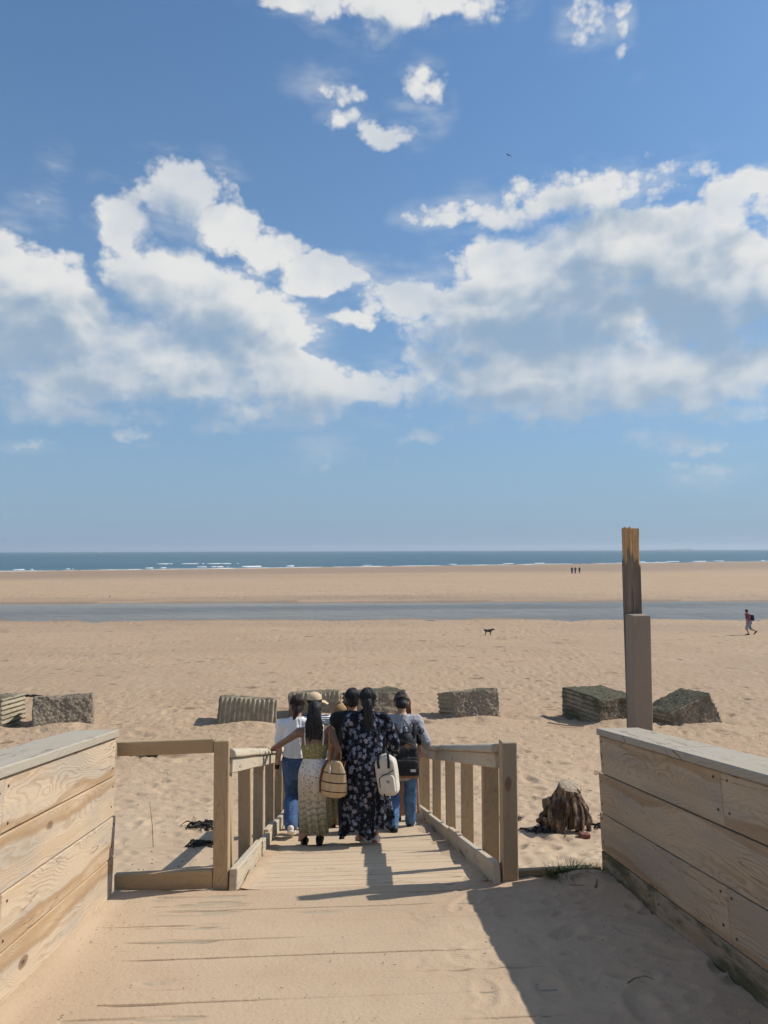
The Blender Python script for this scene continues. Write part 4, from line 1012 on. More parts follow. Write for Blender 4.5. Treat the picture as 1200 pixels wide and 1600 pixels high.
def floral_mat(name, ground, petals, scale=21., thr=(.33, .46), centre=None, sheer=None):
    """flower heads: five-lobed spots scattered over the cloth"""
    mt, N, bs = material(name); p = N.tc('Object'); p2 = N.v('ADD', p, N.v('SCALE', N.noisec(p, 24., 2), None, scale=.018))
    d = N.vor(p2, scale); col = N.n('ShaderNodeTexVoronoi'); N.put(col.inputs['Vector'], p2); col.inputs['Scale'].default_value = scale
    N.put(col.inputs['Randomness'], 1.); cc = N.sep(col.outputs['Color'])
    lob = N.noise(p, 75., 2, .5); m = N.step(N.m('ADD', d, N.m('MULTIPLY', N.m('SUBTRACT', lob, .5), .75)), thr[0], thr[1], 1., 0.)
    m = N.m('MULTIPLY', m, N.step(cc[0], .12, .2))
    pc = N.mix(cc[1], petals[0], petals[1]); pc = N.mix(N.m('MULTIPLY', N.step(cc[2], .8, .85), .8), pc, petals[2])
    d2 = N.vor(N.v('ADD', p, (3.3, 1.7, .4)), scale * 2.1); m2 = N.step(N.m('ADD', d2, N.m('MULTIPLY', N.m('SUBTRACT', lob, .5), .8)), .16, .28, 1., 0.)
    c = N.mix(N.m('MULTIPLY', m2, .6), ground, petals[0]); c = N.mix(m, c, pc)
    N.put(bs.inputs['Base Color'], c); bs.inputs['Roughness'].default_value = .85; bs.inputs['Specular IOR Level'].default_value = .15
    N.put(bs.inputs['Normal'], N.bump(N.noise(N.v('MULTIPLY', p, (1, 1, .25)), 24., 3, .55), .6, .014)); return mt
def skirt_mat():
    """pale at the waist with small sprigs, tan and russet below, olive bands and scallops towards the hem"""
    mt, N, bs = material('printed_long_skirt'); p = N.tc('Object'); x, y, z = N.sep(p)
    zn = N.m('ADD', z, N.m('MULTIPLY', N.m('SUBTRACT', N.noise(p, 5., 2), .5), .05))
    base = N.ramp(N.step(zn, .15, .95, 0., 1., False), [(0., (.24, .215, .115)), (.15, (.35, .31, .205)), (.32, (.47, .42, .33)), (.5, (.50, .43, .32)), (.66, (.55, .49, .41)), (.76, (.64, .62, .59)), (1., (.64, .63, .62))])
    a = N.m('ARCTAN2', x, y)
    sc = N.m('SINE', N.m('MULTIPLY_ADD', zn, 105., N.m('MULTIPLY', N.m('ABSOLUTE', N.m('SINE', N.m('MULTIPLY', a, 5.))), 2.2)))
    lower = N.step(zn, .56, .44)
    c = N.mix(N.m('MULTIPLY', N.m('MULTIPLY', N.step(sc, .2, .7), lower), .65), base, (.19, .17, .10))
    d = N.vor(N.v('MULTIPLY', p, (1, 1, .8)), 46.); c = N.mix(N.m('MULTIPLY', N.step(d, .22, .36, 1., 0.), .75), c, N.mix(N.step(zn, .45, .75), (.17, .15, .06), (.24, .17, .10)))
    d2 = N.vor(N.v('ADD', p, (1, 2, 3)), 24.); mid = N.m('MULTIPLY', N.step(zn, .42, .55), N.step(zn, .85, .7))
    c = N.mix(N.m('MULTIPLY', N.m('MULTIPLY', N.step(d2, .18, .30, 1., 0.), mid), .8), c, (.36, .15, .05))
    c = N.mix(N.step(zn, .175, .165), c, (.46, .25, .16))
    N.put(bs.inputs['Base Color'], c); bs.inputs['Roughness'].default_value = .9; bs.inputs['Specular IOR Level'].default_value = .15
    N.put(bs.inputs['Normal'], N.bump(N.noise(N.v('MULTIPLY', p, (1, 1, .2)), 26., 3, .5), .6, .014)); return mt
def stripe_mat(name, a, b, freq):
    mt, N, bs = material(name); z = N.sep(N.tc('Object'))[2]
    N.put(bs.inputs['Base Color'], N.mix(N.step(N.m('SINE', N.m('MULTIPLY', z, freq)), -.1, .1), a, b)); bs.inputs['Roughness'].default_value = .85; return mt

SK_LIGHT = skin_mat('skin_light', (.52, .30, .20)); SK_TAN = skin_mat('skin_tan', (.33, .175, .105)); SK_BROWN = skin_mat('skin_brown', (.20, .105, .065)); SK_MID = skin_mat('skin_medium', (.40, .225, .14))
H_BLACK = hair_mat('black_hair', (.008, .007, .007), (.035, .032, .034)); H_BROWN = hair_mat('dark_brown_hair', (.018, .011, .008), (.07, .045, .032))
H_BLOND = hair_mat('blonde_hair', (.28, .16, .065), (.52, .34, .16)); H_RED = hair_mat('auburn_hair', (.07, .025, .018), (.16, .06, .045))
EYE_M = plain('eye_dark', (.03, .02, .015), .2, .1)

def ik(a, b, l1, l2, pole):
    a, b = Vector(a), Vector(b); d = b - a; L = min(d.length, (l1 + l2) * .999); dn = d.normalized()
    x = (l1 * l1 - l2 * l2 + L * L) / (2 * L); h = math.sqrt(max(0, l1 * l1 - x * x)); p = Vector(pole); p = (p - dn * p.dot(dn)).normalized()
    return a + dn * x + p * h
class Fig:
    """joint positions in metres; the figure faces +y, its right hand is at +x, z = 0 at its base"""
    def __init__(s, H, lean=.03, feet=None, hands=None, heels=(0, 0), head=(0, 0, 0), build=1., twist=0., hip_dx=0., hipz=None, sh=1., elbows=None, toe=(0, 0)):
        s.H = H; s.b = build; h = H
        hz = .515 * h if hipz is None else hipz
        s.pelvis = Vector((hip_dx, 0, hz)); up = Vector((0, math.sin(lean), math.cos(lean)))
        s.waist = s.pelvis + up * .095 * h; s.chest = s.pelvis + up * .205 * h; s.neck0 = s.pelvis + up * .305 * h; s.neck1 = s.neck0 + Vector((0, .008 * h + .3 * math.sin(lean) * .05, .05 * h))
        hu = Vector((math.sin(head[1]) * .2, math.sin(head[0]), math.cos(head[0]))).normalized()
        s.hu = hu; s.headc = s.neck1 + hu * .062 * h; s.head_yaw = head[2]
        sw = .107 * h * sh * (1 if build <= 1 else 1.08)
        ct, st_ = math.cos(twist), math.sin(twist)
        shc = s.pelvis + up * .285 * h
        s.sh = [shc + Vector((-sw * ct, -sw * st_, 0)), shc + Vector((sw * ct, sw * st_, 0))]
        s.hip = [s.pelvis + Vector((-.052 * h, 0, -.005 * h)), s.pelvis + Vector((.052 * h, 0, -.005 * h))]
        feet = feet or [(-.09, .05, 0), (.09, -.05, 0)]; s.heels = heels; s.toe = toe
        s.ank = [Vector((f[0], f[1], f[2] + .045 * h + heels[i])) for i, f in enumerate(feet)]
        s.knee = [ik(s.hip[i], s.ank[i], .245 * h, .24 * h, (0, 1, .0)) for i in (0, 1)]
        hands = hands or [(-.22, .03, .45 * h), (.22, .03, .45 * h)]
        elbows = elbows or [(-.3, -1, -.1), (.3, -1, -.1)]
        s.wri = [Vector(q) for q in hands]
        s.elb = [ik(s.sh[i], s.wri[i], .165 * h, .145 * h, elbows[i]) for i in (0, 1)]
        for i in (0, 1):
            d = s.wri[i] - s.elb[i]
            if d.length > .15 * h: s.wri[i] = s.elb[i] + d.normalized() * .15 * h
    def legs(s, V, F, k=1., flare=0., to=1.0, extra=0.):
        h = s.H * s.b
        for i in (0, 1):
            a, kn, an = s.hip[i], s.knee[i], s.ank[i]
            m1 = a.lerp(kn, .5); m2 = kn.lerp(an, .3)
            e = kn.lerp(an, .45 + .55 * to)
            loft(V, F, [a + Vector((0, 0, .03 * h)), m1, kn, m2, e], [(.050 * h * k + extra, .056 * h * k + extra), (.045 * h * k + extra, .048 * h * k + extra), (.033 * h * k + extra + flare * .4, .034 * h * k + extra + flare * .4), (.033 * h * k + extra + flare * .8, .036 * h * k + extra + flare * .8), (.021 * h * k + extra + flare, .023 * h * k + extra + flare)], 14)
    def torso(s, V, F, k=1., extra=0., bust=0.):
        h = s.H * s.b; p = s.pelvis
        loft(V, F, [p + Vector((0, 0, -.035 * h)), p, s.waist, s.chest, s.sh[0].lerp(s.sh[1], .5) + Vector((0, 0, -.02 * h)), s.neck0 + Vector((0, 0, .0))],
             [(.088 * h * k + extra, .068 * h * k + extra), (.098 * h * k + extra, .074 * h * k + extra), (.078 * h * k + extra, .058 * h * k + extra), (.092 * h * k + extra, .066 * h * k + extra), (.088 * h * k + extra, .056 * h * k + extra), (.05 * h * k + extra, .045 * h * k + extra)], 20)
        for i in (0, 1):
            loft(V, F, [s.sh[0].lerp(s.sh[1], .5) + Vector((0, 0, -.004 * h)), s.sh[i] + Vector((0, 0, -.006 * h))], [.043 * h + extra, .036 * h + extra], 12)
    def arm(s, V, F, i, k=1., extra=0., f0=0., f1=1.):
        h = s.H * s.b; a, e, w = s.sh[i], s.elb[i], s.wri[i]
        P = [a, a.lerp(e, .4), e, e.lerp(w, .35), w]; R = [.033, .028, .0225, .0225, .0155]
        R = [(r * h * k + extra, r * h * k + extra) for r in R]
        if f1 < 1.:                      # a sleeve that ends part of the way down (0 shoulder, .5 elbow, 1 wrist)
            T = [0, .2, .5, .675, 1.]; Q, S = [], []
            for t, p_, r_ in zip(T, P, R):
                if t < f1: Q.append(p_); S.append(r_)
            j = next(q for q, t in enumerate(T) if t >= f1); u = (f1 - T[j - 1]) / (T[j] - T[j - 1])
            Q.append(P[j - 1].lerp(P[j], u)); rr = R[j - 1][0] * (1 - u) + R[j][0] * u; S.append((rr * 1.12, rr * 1.12)); P, R = Q, S
        loft(V, F, P, R, 12)
    def hand(s, V, F, i, mode='relax', grip=None, coarse=False):
        h = s.H; w = s.wri[i]; e = s.elb[i]; d = (w - e).normalized(); sd = Vector((1 if i else -1, 0, 0))
        if mode == 'rail': d = (d * .45 + Vector((0, .75, -.15))).normalized()
        nrm = sd if mode != 'rail' else Vector((0, 0, 1)); nrm = (nrm - d * nrm.dot(d)).normalized(); lat = d.cross(nrm)
        if mode == 'rail': lat = lat * (1 if i == 0 else -1)
        pl = .052 * h; palm_e = w + d * pl
        loft(V, F, [w - d * .01, w + d * pl * .5, palm_e], [(.013 * h, .017 * h), (.012 * h, .024 * h), (.010 * h, .024 * h)], 10, ref=tuple(nrm))
        if coarse: return
        fw = Vector((0, 1, 0)); fw = lat if lat.dot(fw) > 0 else -lat
        for k in range(4):
            off = fw * ((.018 - .012 * k) * h); ln = (.041, .046, .043, .034)[k] * h; cur = -nrm if mode != 'rail' else -nrm
            b0 = palm_e + off - d * .004; b1 = b0 + d * ln * .45 + cur * ln * (.06 + .05 * k if mode != 'rail' else .08); b2 = b1 + d * ln * .32 + cur * ln * (.22 if mode != 'rail' else .25); b3 = b2 + d * ln * .18 + cur * ln * .25
            loft(V, F, [b0, b1, b2, b3], [.0056 * h, .0053 * h, .0048 * h, .004 * h], 8)
        t0 = w + d * pl * .35 + fw * .018 * h; t1 = t0 + d * .017 * h + fw * .014 * h - nrm * .004; t2 = t1 + d * .02 * h + fw * .004 * h - nrm * .006
        loft(V, F, [t0, t1, t2], [.0078 * h, .0066 * h, .0052 * h], 8)
    def foot(s, V, F, i, extra=0., sole=False):
        h = s.H; a = s.ank[i]; hl = s.heels[i]
        tip = -math.atan2(hl, .1 * h) ; d = Vector((s.toe[i], math.cos(tip), math.sin(tip))).normalized(); up = Vector((0, -math.sin(tip), math.cos(tip)))
        q = a - up * .022 * h
        pts = [q - d * .030 * h, q + d * .0 * h - up * .002 * h, q + d * .05 * h - up * .006 * h, q + d * .088 * h - up * .010 * h, q + d * .118 * h - up * .012 * h]
        r = [(.019, .021), (.022, .024), (.025, .018), (.028, .013), (.022, .010)]
        loft(V, F, pts, [(x * h + extra, y * h + extra) for x, y in r], 12)
        loft(V, F, [a + Vector((0, 0, .015 * h)), q], [.02 * h + extra * .5, .021 * h + extra], 10)
        return d, up, q
    def headmesh(s, V, F):
        h = s.H; R = Matrix.Rotation(s.head_yaw, 3, 'Z'); up = s.hu
        ax = Vector((1, 0, 0)); fw = up.cross(ax) ; fw = Vector((0, 1, 0)) if fw.y < 0 and False else (Vector((0, up.z, -up.y)))
        M3 = Matrix((R @ ax, R @ fw, up)).transposed(); s.M3 = M3
        c = s.headc
        loft(V, F, [s.neck0 - Vector((0, 0, .02 * h)), s.neck1 + Vector((0, 0, .01 * h))], [.034 * h, .031 * h], 12)
        blob(V, F, c + M3 @ Vector((0, -.004 * h, .012 * h)), (.046 * h, .056 * h, .056 * h), M3)
        blob(V, F, c + M3 @ Vector((0, .014 * h, -.022 * h)), (.037 * h, .040 * h, .045 * h), M3)
        blob(V, F, c + M3 @ Vector((0, .030 * h, -.052 * h)), (.02 * h, .018 * h, .016 * h), M3)
        loft(V, F, [c + M3 @ Vector((0, .050 * h, .004 * h)), c + M3 @ Vector((0, .062 * h, -.018 * h))], [.007 * h, .009 * h], 8)
        loft(V, F, [c + M3 @ Vector((-.014 * h, .047 * h, -.036 * h)), c + M3 @ Vector((0, .053 * h, -.036 * h)), c + M3 @ Vector((.014 * h, .047 * h, -.036 * h))], [.005 * h, .007 * h, .005 * h], 8)
        for sx in (-1, 1): blob(V, F, c + M3 @ Vector((sx * .046 * h, -.004 * h, -.006 * h)), (.007 * h, .013 * h, .019 * h), M3, 10, 7)
    def build(s, root, skin, voxel=.008, hand_modes=('relax', 'relax'), coarse=False, feet=True, arms=True):
        V, F = [], []
        s.headmesh(V, F); s.torso(V, F); s.legs(V, F)
        for i in (0, 1):
            s.arm(V, F, i); s.hand(V, F, i, hand_modes[i], coarse=coarse); s.foot(V, F, i)
        o = obj('body', fuse('body', V, F, voxel, 1), skin, root)
        if not coarse:
            for sx in (-1, 1):
                V, F = [], []; blob(V, F, s.headc + s.M3 @ Vector((sx * .018 * s.H, .049 * s.H, .004 * s.H)), (.006 * s.H,) * 3, None, 8, 6); obj('eye', mesh_any('eye', V, F), EYE_M, o)
        return o
def folds(amp, sx=9., sz=2.2, seed=1):
    def f(co, no):
        a = np.arctan2(co[:, 1], co[:, 0])
        return amp * (fbm(a * sx / 2 + co[:, 2] * 2, co[:, 2] * sz * 2, seed, 3) + .6 * fbm(co[:, 0] * 11 + co[:, 2] * 7, co[:, 2] * 13 + co[:, 1] * 6, seed + 5, 3))
    return f
def person(x, y, label, rz=0., dz_=0.):
    r = empty('person', (x, y, ramp_top(y) + dz_), rz); tag(r, label, 'person', 'walkers going down the ramp'); return r
def ramp_top(y):
    s = math.floor((y - RY0) / SEC); f = (y - RY0) - s * SEC
    return ramp_z(RY0 + s * SEC) + f * (-RS * SEC + LIP) / SEC
def trim(me, low=None, high=None):
    """open hem and neckline"""
    bm = bmesh.new(); bm.from_mesh(me)
    if low is not None: bmesh.ops.bisect_plane(bm, geom=bm.verts[:] + bm.edges[:] + bm.faces[:], plane_co=(0, 0, low), plane_no=(0, .12, -1), clear_outer=True)
    if high is not None: bmesh.ops.bisect_plane(bm, geom=bm.verts[:] + bm.edges[:] + bm.faces[:], plane_co=(0, 0, high), plane_no=(0, .15, 1), clear_outer=True)
    bm.to_mesh(me); bm.free(); me.polygons.foreach_set('use_smooth', np.ones(len(me.polygons), bool)); return me
def shirt(fig, root, mat, sleeves=(.3, .3), extra=.014, low=-.02, name='shirt', seed=1, amp=.010, voxel=.008, cut=None):
    V, F = [], []; fig.torso(V, F, 1., extra)
    h = fig.H; b = fig.b
    p = fig.pelvis + Vector((0, 0, low * h))
    loft(V, F, [p, fig.waist], [(.099 * h * b + extra, .075 * h * b + extra), (.084 * h * b + extra, .064 * h * b + extra)], 20)
    for i in (0, 1):
        if sleeves[i] > 0: fig.arm(V, F, i, 1., extra * .8, 0, sleeves[i])
    me = fuse(name, V, F, voxel, 1, folds(amp, 9, 2.2, seed))
    return obj(name, trim(me, cut, fig.neck0.z + .036 * h), mat, root)
def trousers(fig, root, mat, extra=.012, flare=0., name='trousers', seed=2, amp=.008, to=.98, top=.04):
    V, F = [], []; fig.legs(V, F, 1., flare, to, extra); h = fig.H * fig.b; p = fig.pelvis
    loft(V, F, [p + Vector((0, 0, -.04 * h)), p, p + Vector((0, 0, top * h))], [(.09 * h + extra, .07 * h + extra), (.098 * h + extra, .076 * h + extra), (.092 * h + extra, .07 * h + extra)], 20)
    me = fuse(name, V, F, .008, 1, folds(amp, 7, 5., seed)); return obj(name, trim(me, None, p.z + (top + .01) * h), mat, root)
def skirt(root, rings, mat, name='skirt', nf=11, depth=.016, seed=3, hem=None, inner=True):
    """rings: (z, cx, cy, rx, ry, fold) from the top down; folds deepen to the hem; given a thickness by an inner face"""
    n = 150; rows = 60; zs = [r[0] for r in rings][::-1]; arr = np.array(rings)[::-1]
    t = np.linspace(0, 1, rows); Z = zs[0] + (zs[-1] - zs[0]) * t; A = np.linspace(0, 2 * np.pi, n, endpoint=False)
    it = [np.interp(Z, zs, arr[:, k]) for k in range(1, 6)]
    ZZ, AA = np.meshgrid(Z, A, indexing='ij'); g = [np.repeat(q[:, None], n, 1) for q in it]
    w = np.sin(AA * nf + 1.3 * np.sin(ZZ * 4 + seed) + 2.1 * np.sin(AA * 2 + seed)) + .5 * np.sin(AA * (nf * 2 - 3) + ZZ * 5 + seed * 2) + .8 * fbm(np.cos(AA) * 2 + seed, np.sin(AA) * 2 + ZZ * 3, seed, 3)
    R = 1 + g[4] * w * depth / .016 * .06
    hz = 0 if hem is None else hem(AA) * np.clip(1 - (ZZ - zs[0]) / .35, 0, 1)
    P = np.stack([g[0] + g[2] * R * np.cos(AA), g[1] + g[3] * R * np.sin(AA), ZZ + hz], -1)
    Vn = P.reshape(-1, 3); F = grid_faces(rows, n, True)[:, ::-1]
    if inner:
        Q = P.copy(); Q[..., 0] = g[0] + (P[..., 0] - g[0]) * .97; Q[..., 1] = g[1] + (P[..., 1] - g[1]) * .97
        m = len(Vn); Vn = np.concatenate([Vn, Q.reshape(-1, 3)]); F2 = grid_faces(rows, n, True) + m
        j = np.arange(n); jn = (j + 1) % n; rim = np.stack([j, jn, jn + m, j + m], -1); F = np.concatenate([F, F2, rim])
    return obj(name, mesh_np(name, Vn, F), mat, root)
def shoes(fig, root, mat, sole_mat=None, extra=.006, name='shoe'):
    for i in (0, 1):
        V, F = [], []; d, up, q = fig.foot(V, F, i, extra); h = fig.H
        Vc = [(a, b, c) for a, b, c in V]
        o = obj(name, fuse(name, V, F, .007, 1), mat, root)
        if sole_mat:
            V, F = [], []; b = q - up * .026 * h
            loft(V, F, [b - d * .042 * h, b + d * .03 * h, b + d * .09 * h, b + d * .135 * h], [(.024 * h, .009 * h), (.026 * h, .009 * h), (.031 * h, .008 * h), (.022 * h, .007 * h)], 12)
            obj('sole', mesh_any('sole', V, F), sole_mat, o)
def strands(fig, root, mat, paths, name='hair', extra=None, r=.007, seg=6):
    V, F = [], []
    for pts in paths:
        n = len(pts); loft(V, F, pts, [r * (1 - .55 * i / (n - 1)) for i in range(n)], seg)
    if extra: extra(V, F)
    return V, F
def hair_cap(fig, V, F, low=-.03, grow=1.10, front=.2):
    """scalp shell: covers crown, back and sides, leaves the face free"""
    h = fig.H; c = fig.headc; M3 = fig.M3
    blob(V, F, c + M3 @ Vector((0, -.010 * h, .016 * h)), (.0475 * h * grow, .054 * h * grow, .055 * h * grow), M3, 18, 12)
    blob(V, F, c + M3 @ Vector((0, -.024 * h, -.006 * h + low * h * .25)), (.043 * h * grow, .034 * h * grow, .040 * h * grow), M3, 16, 10)
def long_hair(fig, root, mat, length, width, seed, n=150, wave=.012, name='hair', low=0., taper=.55, thick=.04, dx=0.):
    rg = random.Random(seed); h = fig.H; c = fig.headc; M3 = fig.M3; V, F = [], []
    V0, F0 = [], []; hair_cap(fig, V0, F0, -.03, 1.08)
    # solid core of the fall of hair
    z0 = c.z; core = [(c.x, c.y - .03 * h, z0), (c.x, c.y - .05 * h, z0 - .06 * h), (c.x + dx * .5, c.y - .062 * h, z0 - length * .5), (c.x + dx, c.y - .058 * h, z0 - length * .93)]
    loft(V0, F0, core, [(.045 * h, .03 * h), (width * .92, thick), (width * .85, thick * .9), (width * taper, thick * .45)], 16)
    me = fuse('hair', V0, F0, .009, 1, folds(.006, 16, 1., seed))
    for k in range(n):
        a = rg.uniform(-1.9, 1.9) - math.pi / 2; th = rg.uniform(.05, 1.15)
        p = Vector((.049 * h * math.cos(a) * math.sin(th), .056 * h * math.sin(a) * math.sin(th), .060 * h * math.cos(th))); pts = [c + M3 @ (p + Vector((0, -.008 * h, .014 * h)))]
        sx = math.cos(a); fan = rg.uniform(-1, 1); ph = rg.uniform(0, 6.28); ln = length * rg.uniform(.82, 1.04)
        for t in (.12, .3, .5, .7, .88, 1.):
            wdt = (width * (1 - (1 - taper) * max(0, t - .35) / .65)); xx = c.x + dx * t + wdt * (fan * .75 + .25 * sx) * min(1, .55 + t) + wave * math.sin(ph + t * 9)
            yy = c.y - .052 * h - thick * math.sqrt(max(0, 1 - fan * fan)) * min(1, t * 3 + .25) + .004 * math.sin(ph * 2 + t * 12)
            pts.append(Vector((xx, yy, c.z + .02 * h - (ln + .02 * h) * t)))
        loft(V, F, pts, [.0055, .0065, .0065, .006, .0055, .004, .0022], 5)
    o = obj(name, me, mat, root); s = obj('strand_layer', mesh_any('strand_layer', V, F), mat, o); return o
def short_hair(fig, root, mat, seed, grow=1.09, low=-.03, name='hair'):
    V, F = [], []; hair_cap(fig, V, F, low, grow)
    o = obj(name, fuse(name, V, F, .007, 1, folds(.005, 18, 3., seed)), mat, root)
    rg = random.Random(seed); V, F = [], []; h = fig.H; c = fig.headc; M3 = fig.M3
    for k in range(110):                     # locks lying over the scalp
        a0 = rg.uniform(0, 6.283); a1 = a0 + rg.gauss(0, .35); pts = []
        end = rg.uniform(1.2, 1.75) if math.sin(a0) < .2 else rg.uniform(.7, 1.05)
        for t in (.12, .35, .6, .82, 1.):
            th = end * t; a = a0 + (a1 - a0) * t; g_ = grow * (1.015 + .02 * rg.random())
            pts.append(c + M3 @ Vector((.0475 * h * g_ * math.sin(th) * math.cos(a), .054 * h * g_ * math.sin(th) * math.sin(a) - .012 * h, .055 * h * g_ * math.cos(th) + .016 * h)))
        loft(V, F, pts, [.004, .005, .005, .004, .002], 5)
    obj('strand_layer', mesh_any('strand_layer', V, F), mat, o); return o
def band(fig, root, i, mat, f=.93, r=.024, w=.012, name='bracelet'):
    e, wv = fig.elb[i], fig.wri[i]; d = (wv - e).normalized(); c = e.lerp(wv, f); V, F = [], []
    loft(V, F, [c - d * w, c + d * w], [r, r], 14); return obj(name, mesh_any(name, V, F), mat, root)

# ------------------------------------------------------------------ bag tools
def sbox(V, F, c, r, e=.35, M=None, nu=26, nv=16):
    """rounded box (superellipsoid)"""
    c = Vector(c); base = len(V); sg = lambda v, k: math.copysign(abs(v) ** k, v)
    for i in range(nv + 1):
        th = -math.pi / 2 + math.pi * i / nv
        for j in range(nu):
            a = -math.pi + 2 * math.pi * j / nu
            p = Vector((r[0] * sg(math.cos(th), e) * sg(math.cos(a), e), r[1] * sg(math.cos(th), e) * sg(math.sin(a), e), r[2] * sg(math.sin(th), e)))
            if M is not None: p = M @ p
            p = p + c; V.append(tuple(p))
    for i in range(nv):
        for j in range(nu):
            a = base + i * nu + j; b = base + i * nu + (j + 1) % nu; F.append((a, b, b + nu, a + nu))
def ribbon(V, F, pts, w, t, ref=(1, 0, 0)):
    loft(V, F, pts, [(w, t)] * len(pts), 8, ref)
def part(name, parent, mat, fn, smooth=True, mw=None):
    V, F = [], []; fn(V, F); return obj(name, mesh_any(name, V, F, smooth), mat, parent, mw)
def text_mesh(body, size, depth=.0015):
    cu = bpy.data.curves.new('lettering', 'FONT'); cu.body = body; cu.size = size; cu.align_x = 'CENTER'; cu.align_y = 'CENTER'; cu.extrude = depth; cu.resolution_u = 4
    o = bpy.data.objects.new('tmp', cu); COL.objects.link(o); dg = bpy.context.evaluated_depsgraph_get(); dg.update()
    me = bpy.data.meshes.new_from_object(o.evaluated_get(dg)); bpy.data.objects.remove(o); me.name = 'lettering'; return me
def gz(yr, dy): return ramp_top(yr + dy) - ramp_top(yr)
M_WHITE = cloth_mat('white_cotton', (.74, .74, .72), .06, .85); M_BLACKCLOTH = cloth_mat('black_cotton', (.014, .014, .016), .3)
M_GREY = cloth_mat('grey_marl', (.33, .325, .35), .12); M_DENIM = denim_mat('blue_denim'); M_DENIM2 = denim_mat('mid_blue_denim', (.07, .15, .30))
M_FLORAL = floral_mat('black_floral_print', (.010, .011, .016), ((.10, .12, .175), (.22, .245, .315), (.26, .22, .23)), 19.5, (.36, .50))
M_SKIRT = skirt_mat(); M_SKIRT2 = floral_mat('muted_green_print', (.21, .18, .105), ((.38, .35, .26), (.12, .12, .06), (.32, .11, .08)), 26.)
M_SKIRT3 = floral_mat('brown_dotted_print', (.28, .16, .11), ((.42, .28, .2), (.35, .2, .14), (.18, .08, .06)), 55.)
M_OLIVE = floral_mat('olive_printed_bodice', (.24, .205, .085), ((.42, .38, .22), (.14, .13, .05), (.36, .31, .17)), 34.)
M_STRIPE = stripe_mat('blue_white_stripes', (.70, .71, .72), (.03, .045, .09), 300.)
M_SHOEBLK = plain('black_shoe', (.012, .012, .013), .5, .2); M_SOLE = plain('white_sole', (.68, .64, .58), .7, .1); M_SANDAL = plain('white_sandal_strap', (.66, .62, .62), .6, .1)
M_CREAM = cloth_mat('cream_canvas', (.60, .56, .49), .06); M_STRAP = plain('black_webbing', (.015, .015, .016), .7, .2); M_BPACK = cloth_mat('charcoal_nylon', (.022, .022, .025), .2, .6)
M_TANLEATHER = plain('tan_leather', (.30, .16, .07), .6, .2); M_BROWNLEATHER = plain('brown_leather', (.12, .05, .03), .5, .25); M_TAN = cloth_mat('natural_canvas', (.52, .38, .23), .12)
M_STRAW = cloth_mat('straw_hat', (.56, .43, .27), .12, .9, 260.); M_CAP = cloth_mat('khaki_cap', (.16, .12, .075), .15); M_LABEL = plain('white_label', (.6, .6, .6), .7, .1)
M_PINK = plain('pink_clip', (.45, .10, .12), .4, .3); M_CLIP = plain('shell_hair_clip', (.42, .30, .24), .3, .4, 90.); M_WATCH = plain('black_watch', (.012, .012, .013), .35, .1)

# 1. woman in white t-shirt and jeans
Y = 8.35; r1 = person(-.475, Y, 'woman in white t-shirt and blue jeans walking beside the left handrail')
f1 = Fig(1.49, .05, [(-.05, -.14, gz(Y, -.14)), (.075, .26, gz(Y, .26))], [(-.225, .0, .62), (.2, .1, .66)], (.075, .0), (.16, .1, .12), .97)
f1.build(r1, SK_LIGHT); shirt(f1, r1, M_WHITE, (.34, .34), .020, .035, seed=4, amp=.012, cut=f1.waist.z - .035); trousers(f1, r1, M_DENIM, .012, .028, 'jeans', 5, .008, 1.0, .06)
shoes(f1, r1, M_SOLE, M_SOLE, .007)
hh = short_hair(f1, r1, H_BROWN, 3, 1.12, -.03)
def bun(V, F):
    c = f1.headc; M3 = f1.M3
    loft(V, F, [c + M3 @ Vector((0, -.065, -.0)), c + M3 @ Vector((-.008, -.085, -.04)), c + M3 @ Vector((-.020, -.078, -.085)), c + M3 @ Vector((-.034, -.068, -.14))], [(.045, .03), (.042, .034), (.03, .026), (.014, .012)], 14)
part('ponytail', hh, H_BROWN, bun); band(f1, r1, 0, M_WATCH, .90, .027, .014, 'watch')

# 2. woman with long black hair and printed skirt
Y = 7.68; r2 = person(-.262, Y, 'woman with long black hair and printed skirt, hand on the left rail')
f2 = Fig(1.41, .06, [(-.10, .02, gz(Y, .02)), (.055, -.08, gz(Y, -.08))], [(-.475, .36, .862), (.215, .10, .79)], (.0, .0), (.22, 0, .1), .98, .12, elbows=[(-.4, -.5, -1), (.6, -1, -.2)])
f2.build(r2, SK_BROWN, .0075, ('rail', 'relax'))
V, F = [], []; h = f2.H
loft(V, F, [f2.waist + Vector((0, 0, .01)), f2.chest + Vector((0, 0, -.035))], [(.083 * h, .064 * h), (.096 * h, .073 * h)], 22)
top = obj('bodice', fuse('bodice', V, F, .007, 1, folds(.004, 9, 3, 8)), M_OLIVE, r2)
for sx in (-1, 1):
    part('strap', top, M_CREAM, lambda V, F: ribbon(V, F, [f2.chest + Vector((sx * .085, -.085, .0)), f2.chest + Vector((sx * .095, -.075, .07)), f2.sh[0].lerp(f2.sh[1], .5) + Vector((sx * .088, -.045, .052)), f2.sh[0].lerp(f2.sh[1], .5) + Vector((sx * .085, .0, .062))], .007, .003))
w = f2.waist; pz = f2.pelvis
skirt(r2, [(w.z + .02, w.x, w.y - .008, .105, .085, .2), (pz.z + .03, pz.x - .005, pz.y - .01, .143, .122, .6), (pz.z - .15, -.008, -.005, .152, .14, 1.), (.42, -.016, -.01, .145, .14, 1.3), (.24, .0, -.02, .140, .14, 1.6), (.135, .012, -.03, .148, .145, 2.0)], M_SKIRT, 'skirt', 8, .016, 3, hem=lambda A: .05 * np.sin(A + 2.4) + .03 * np.sin(3 * A + 1))
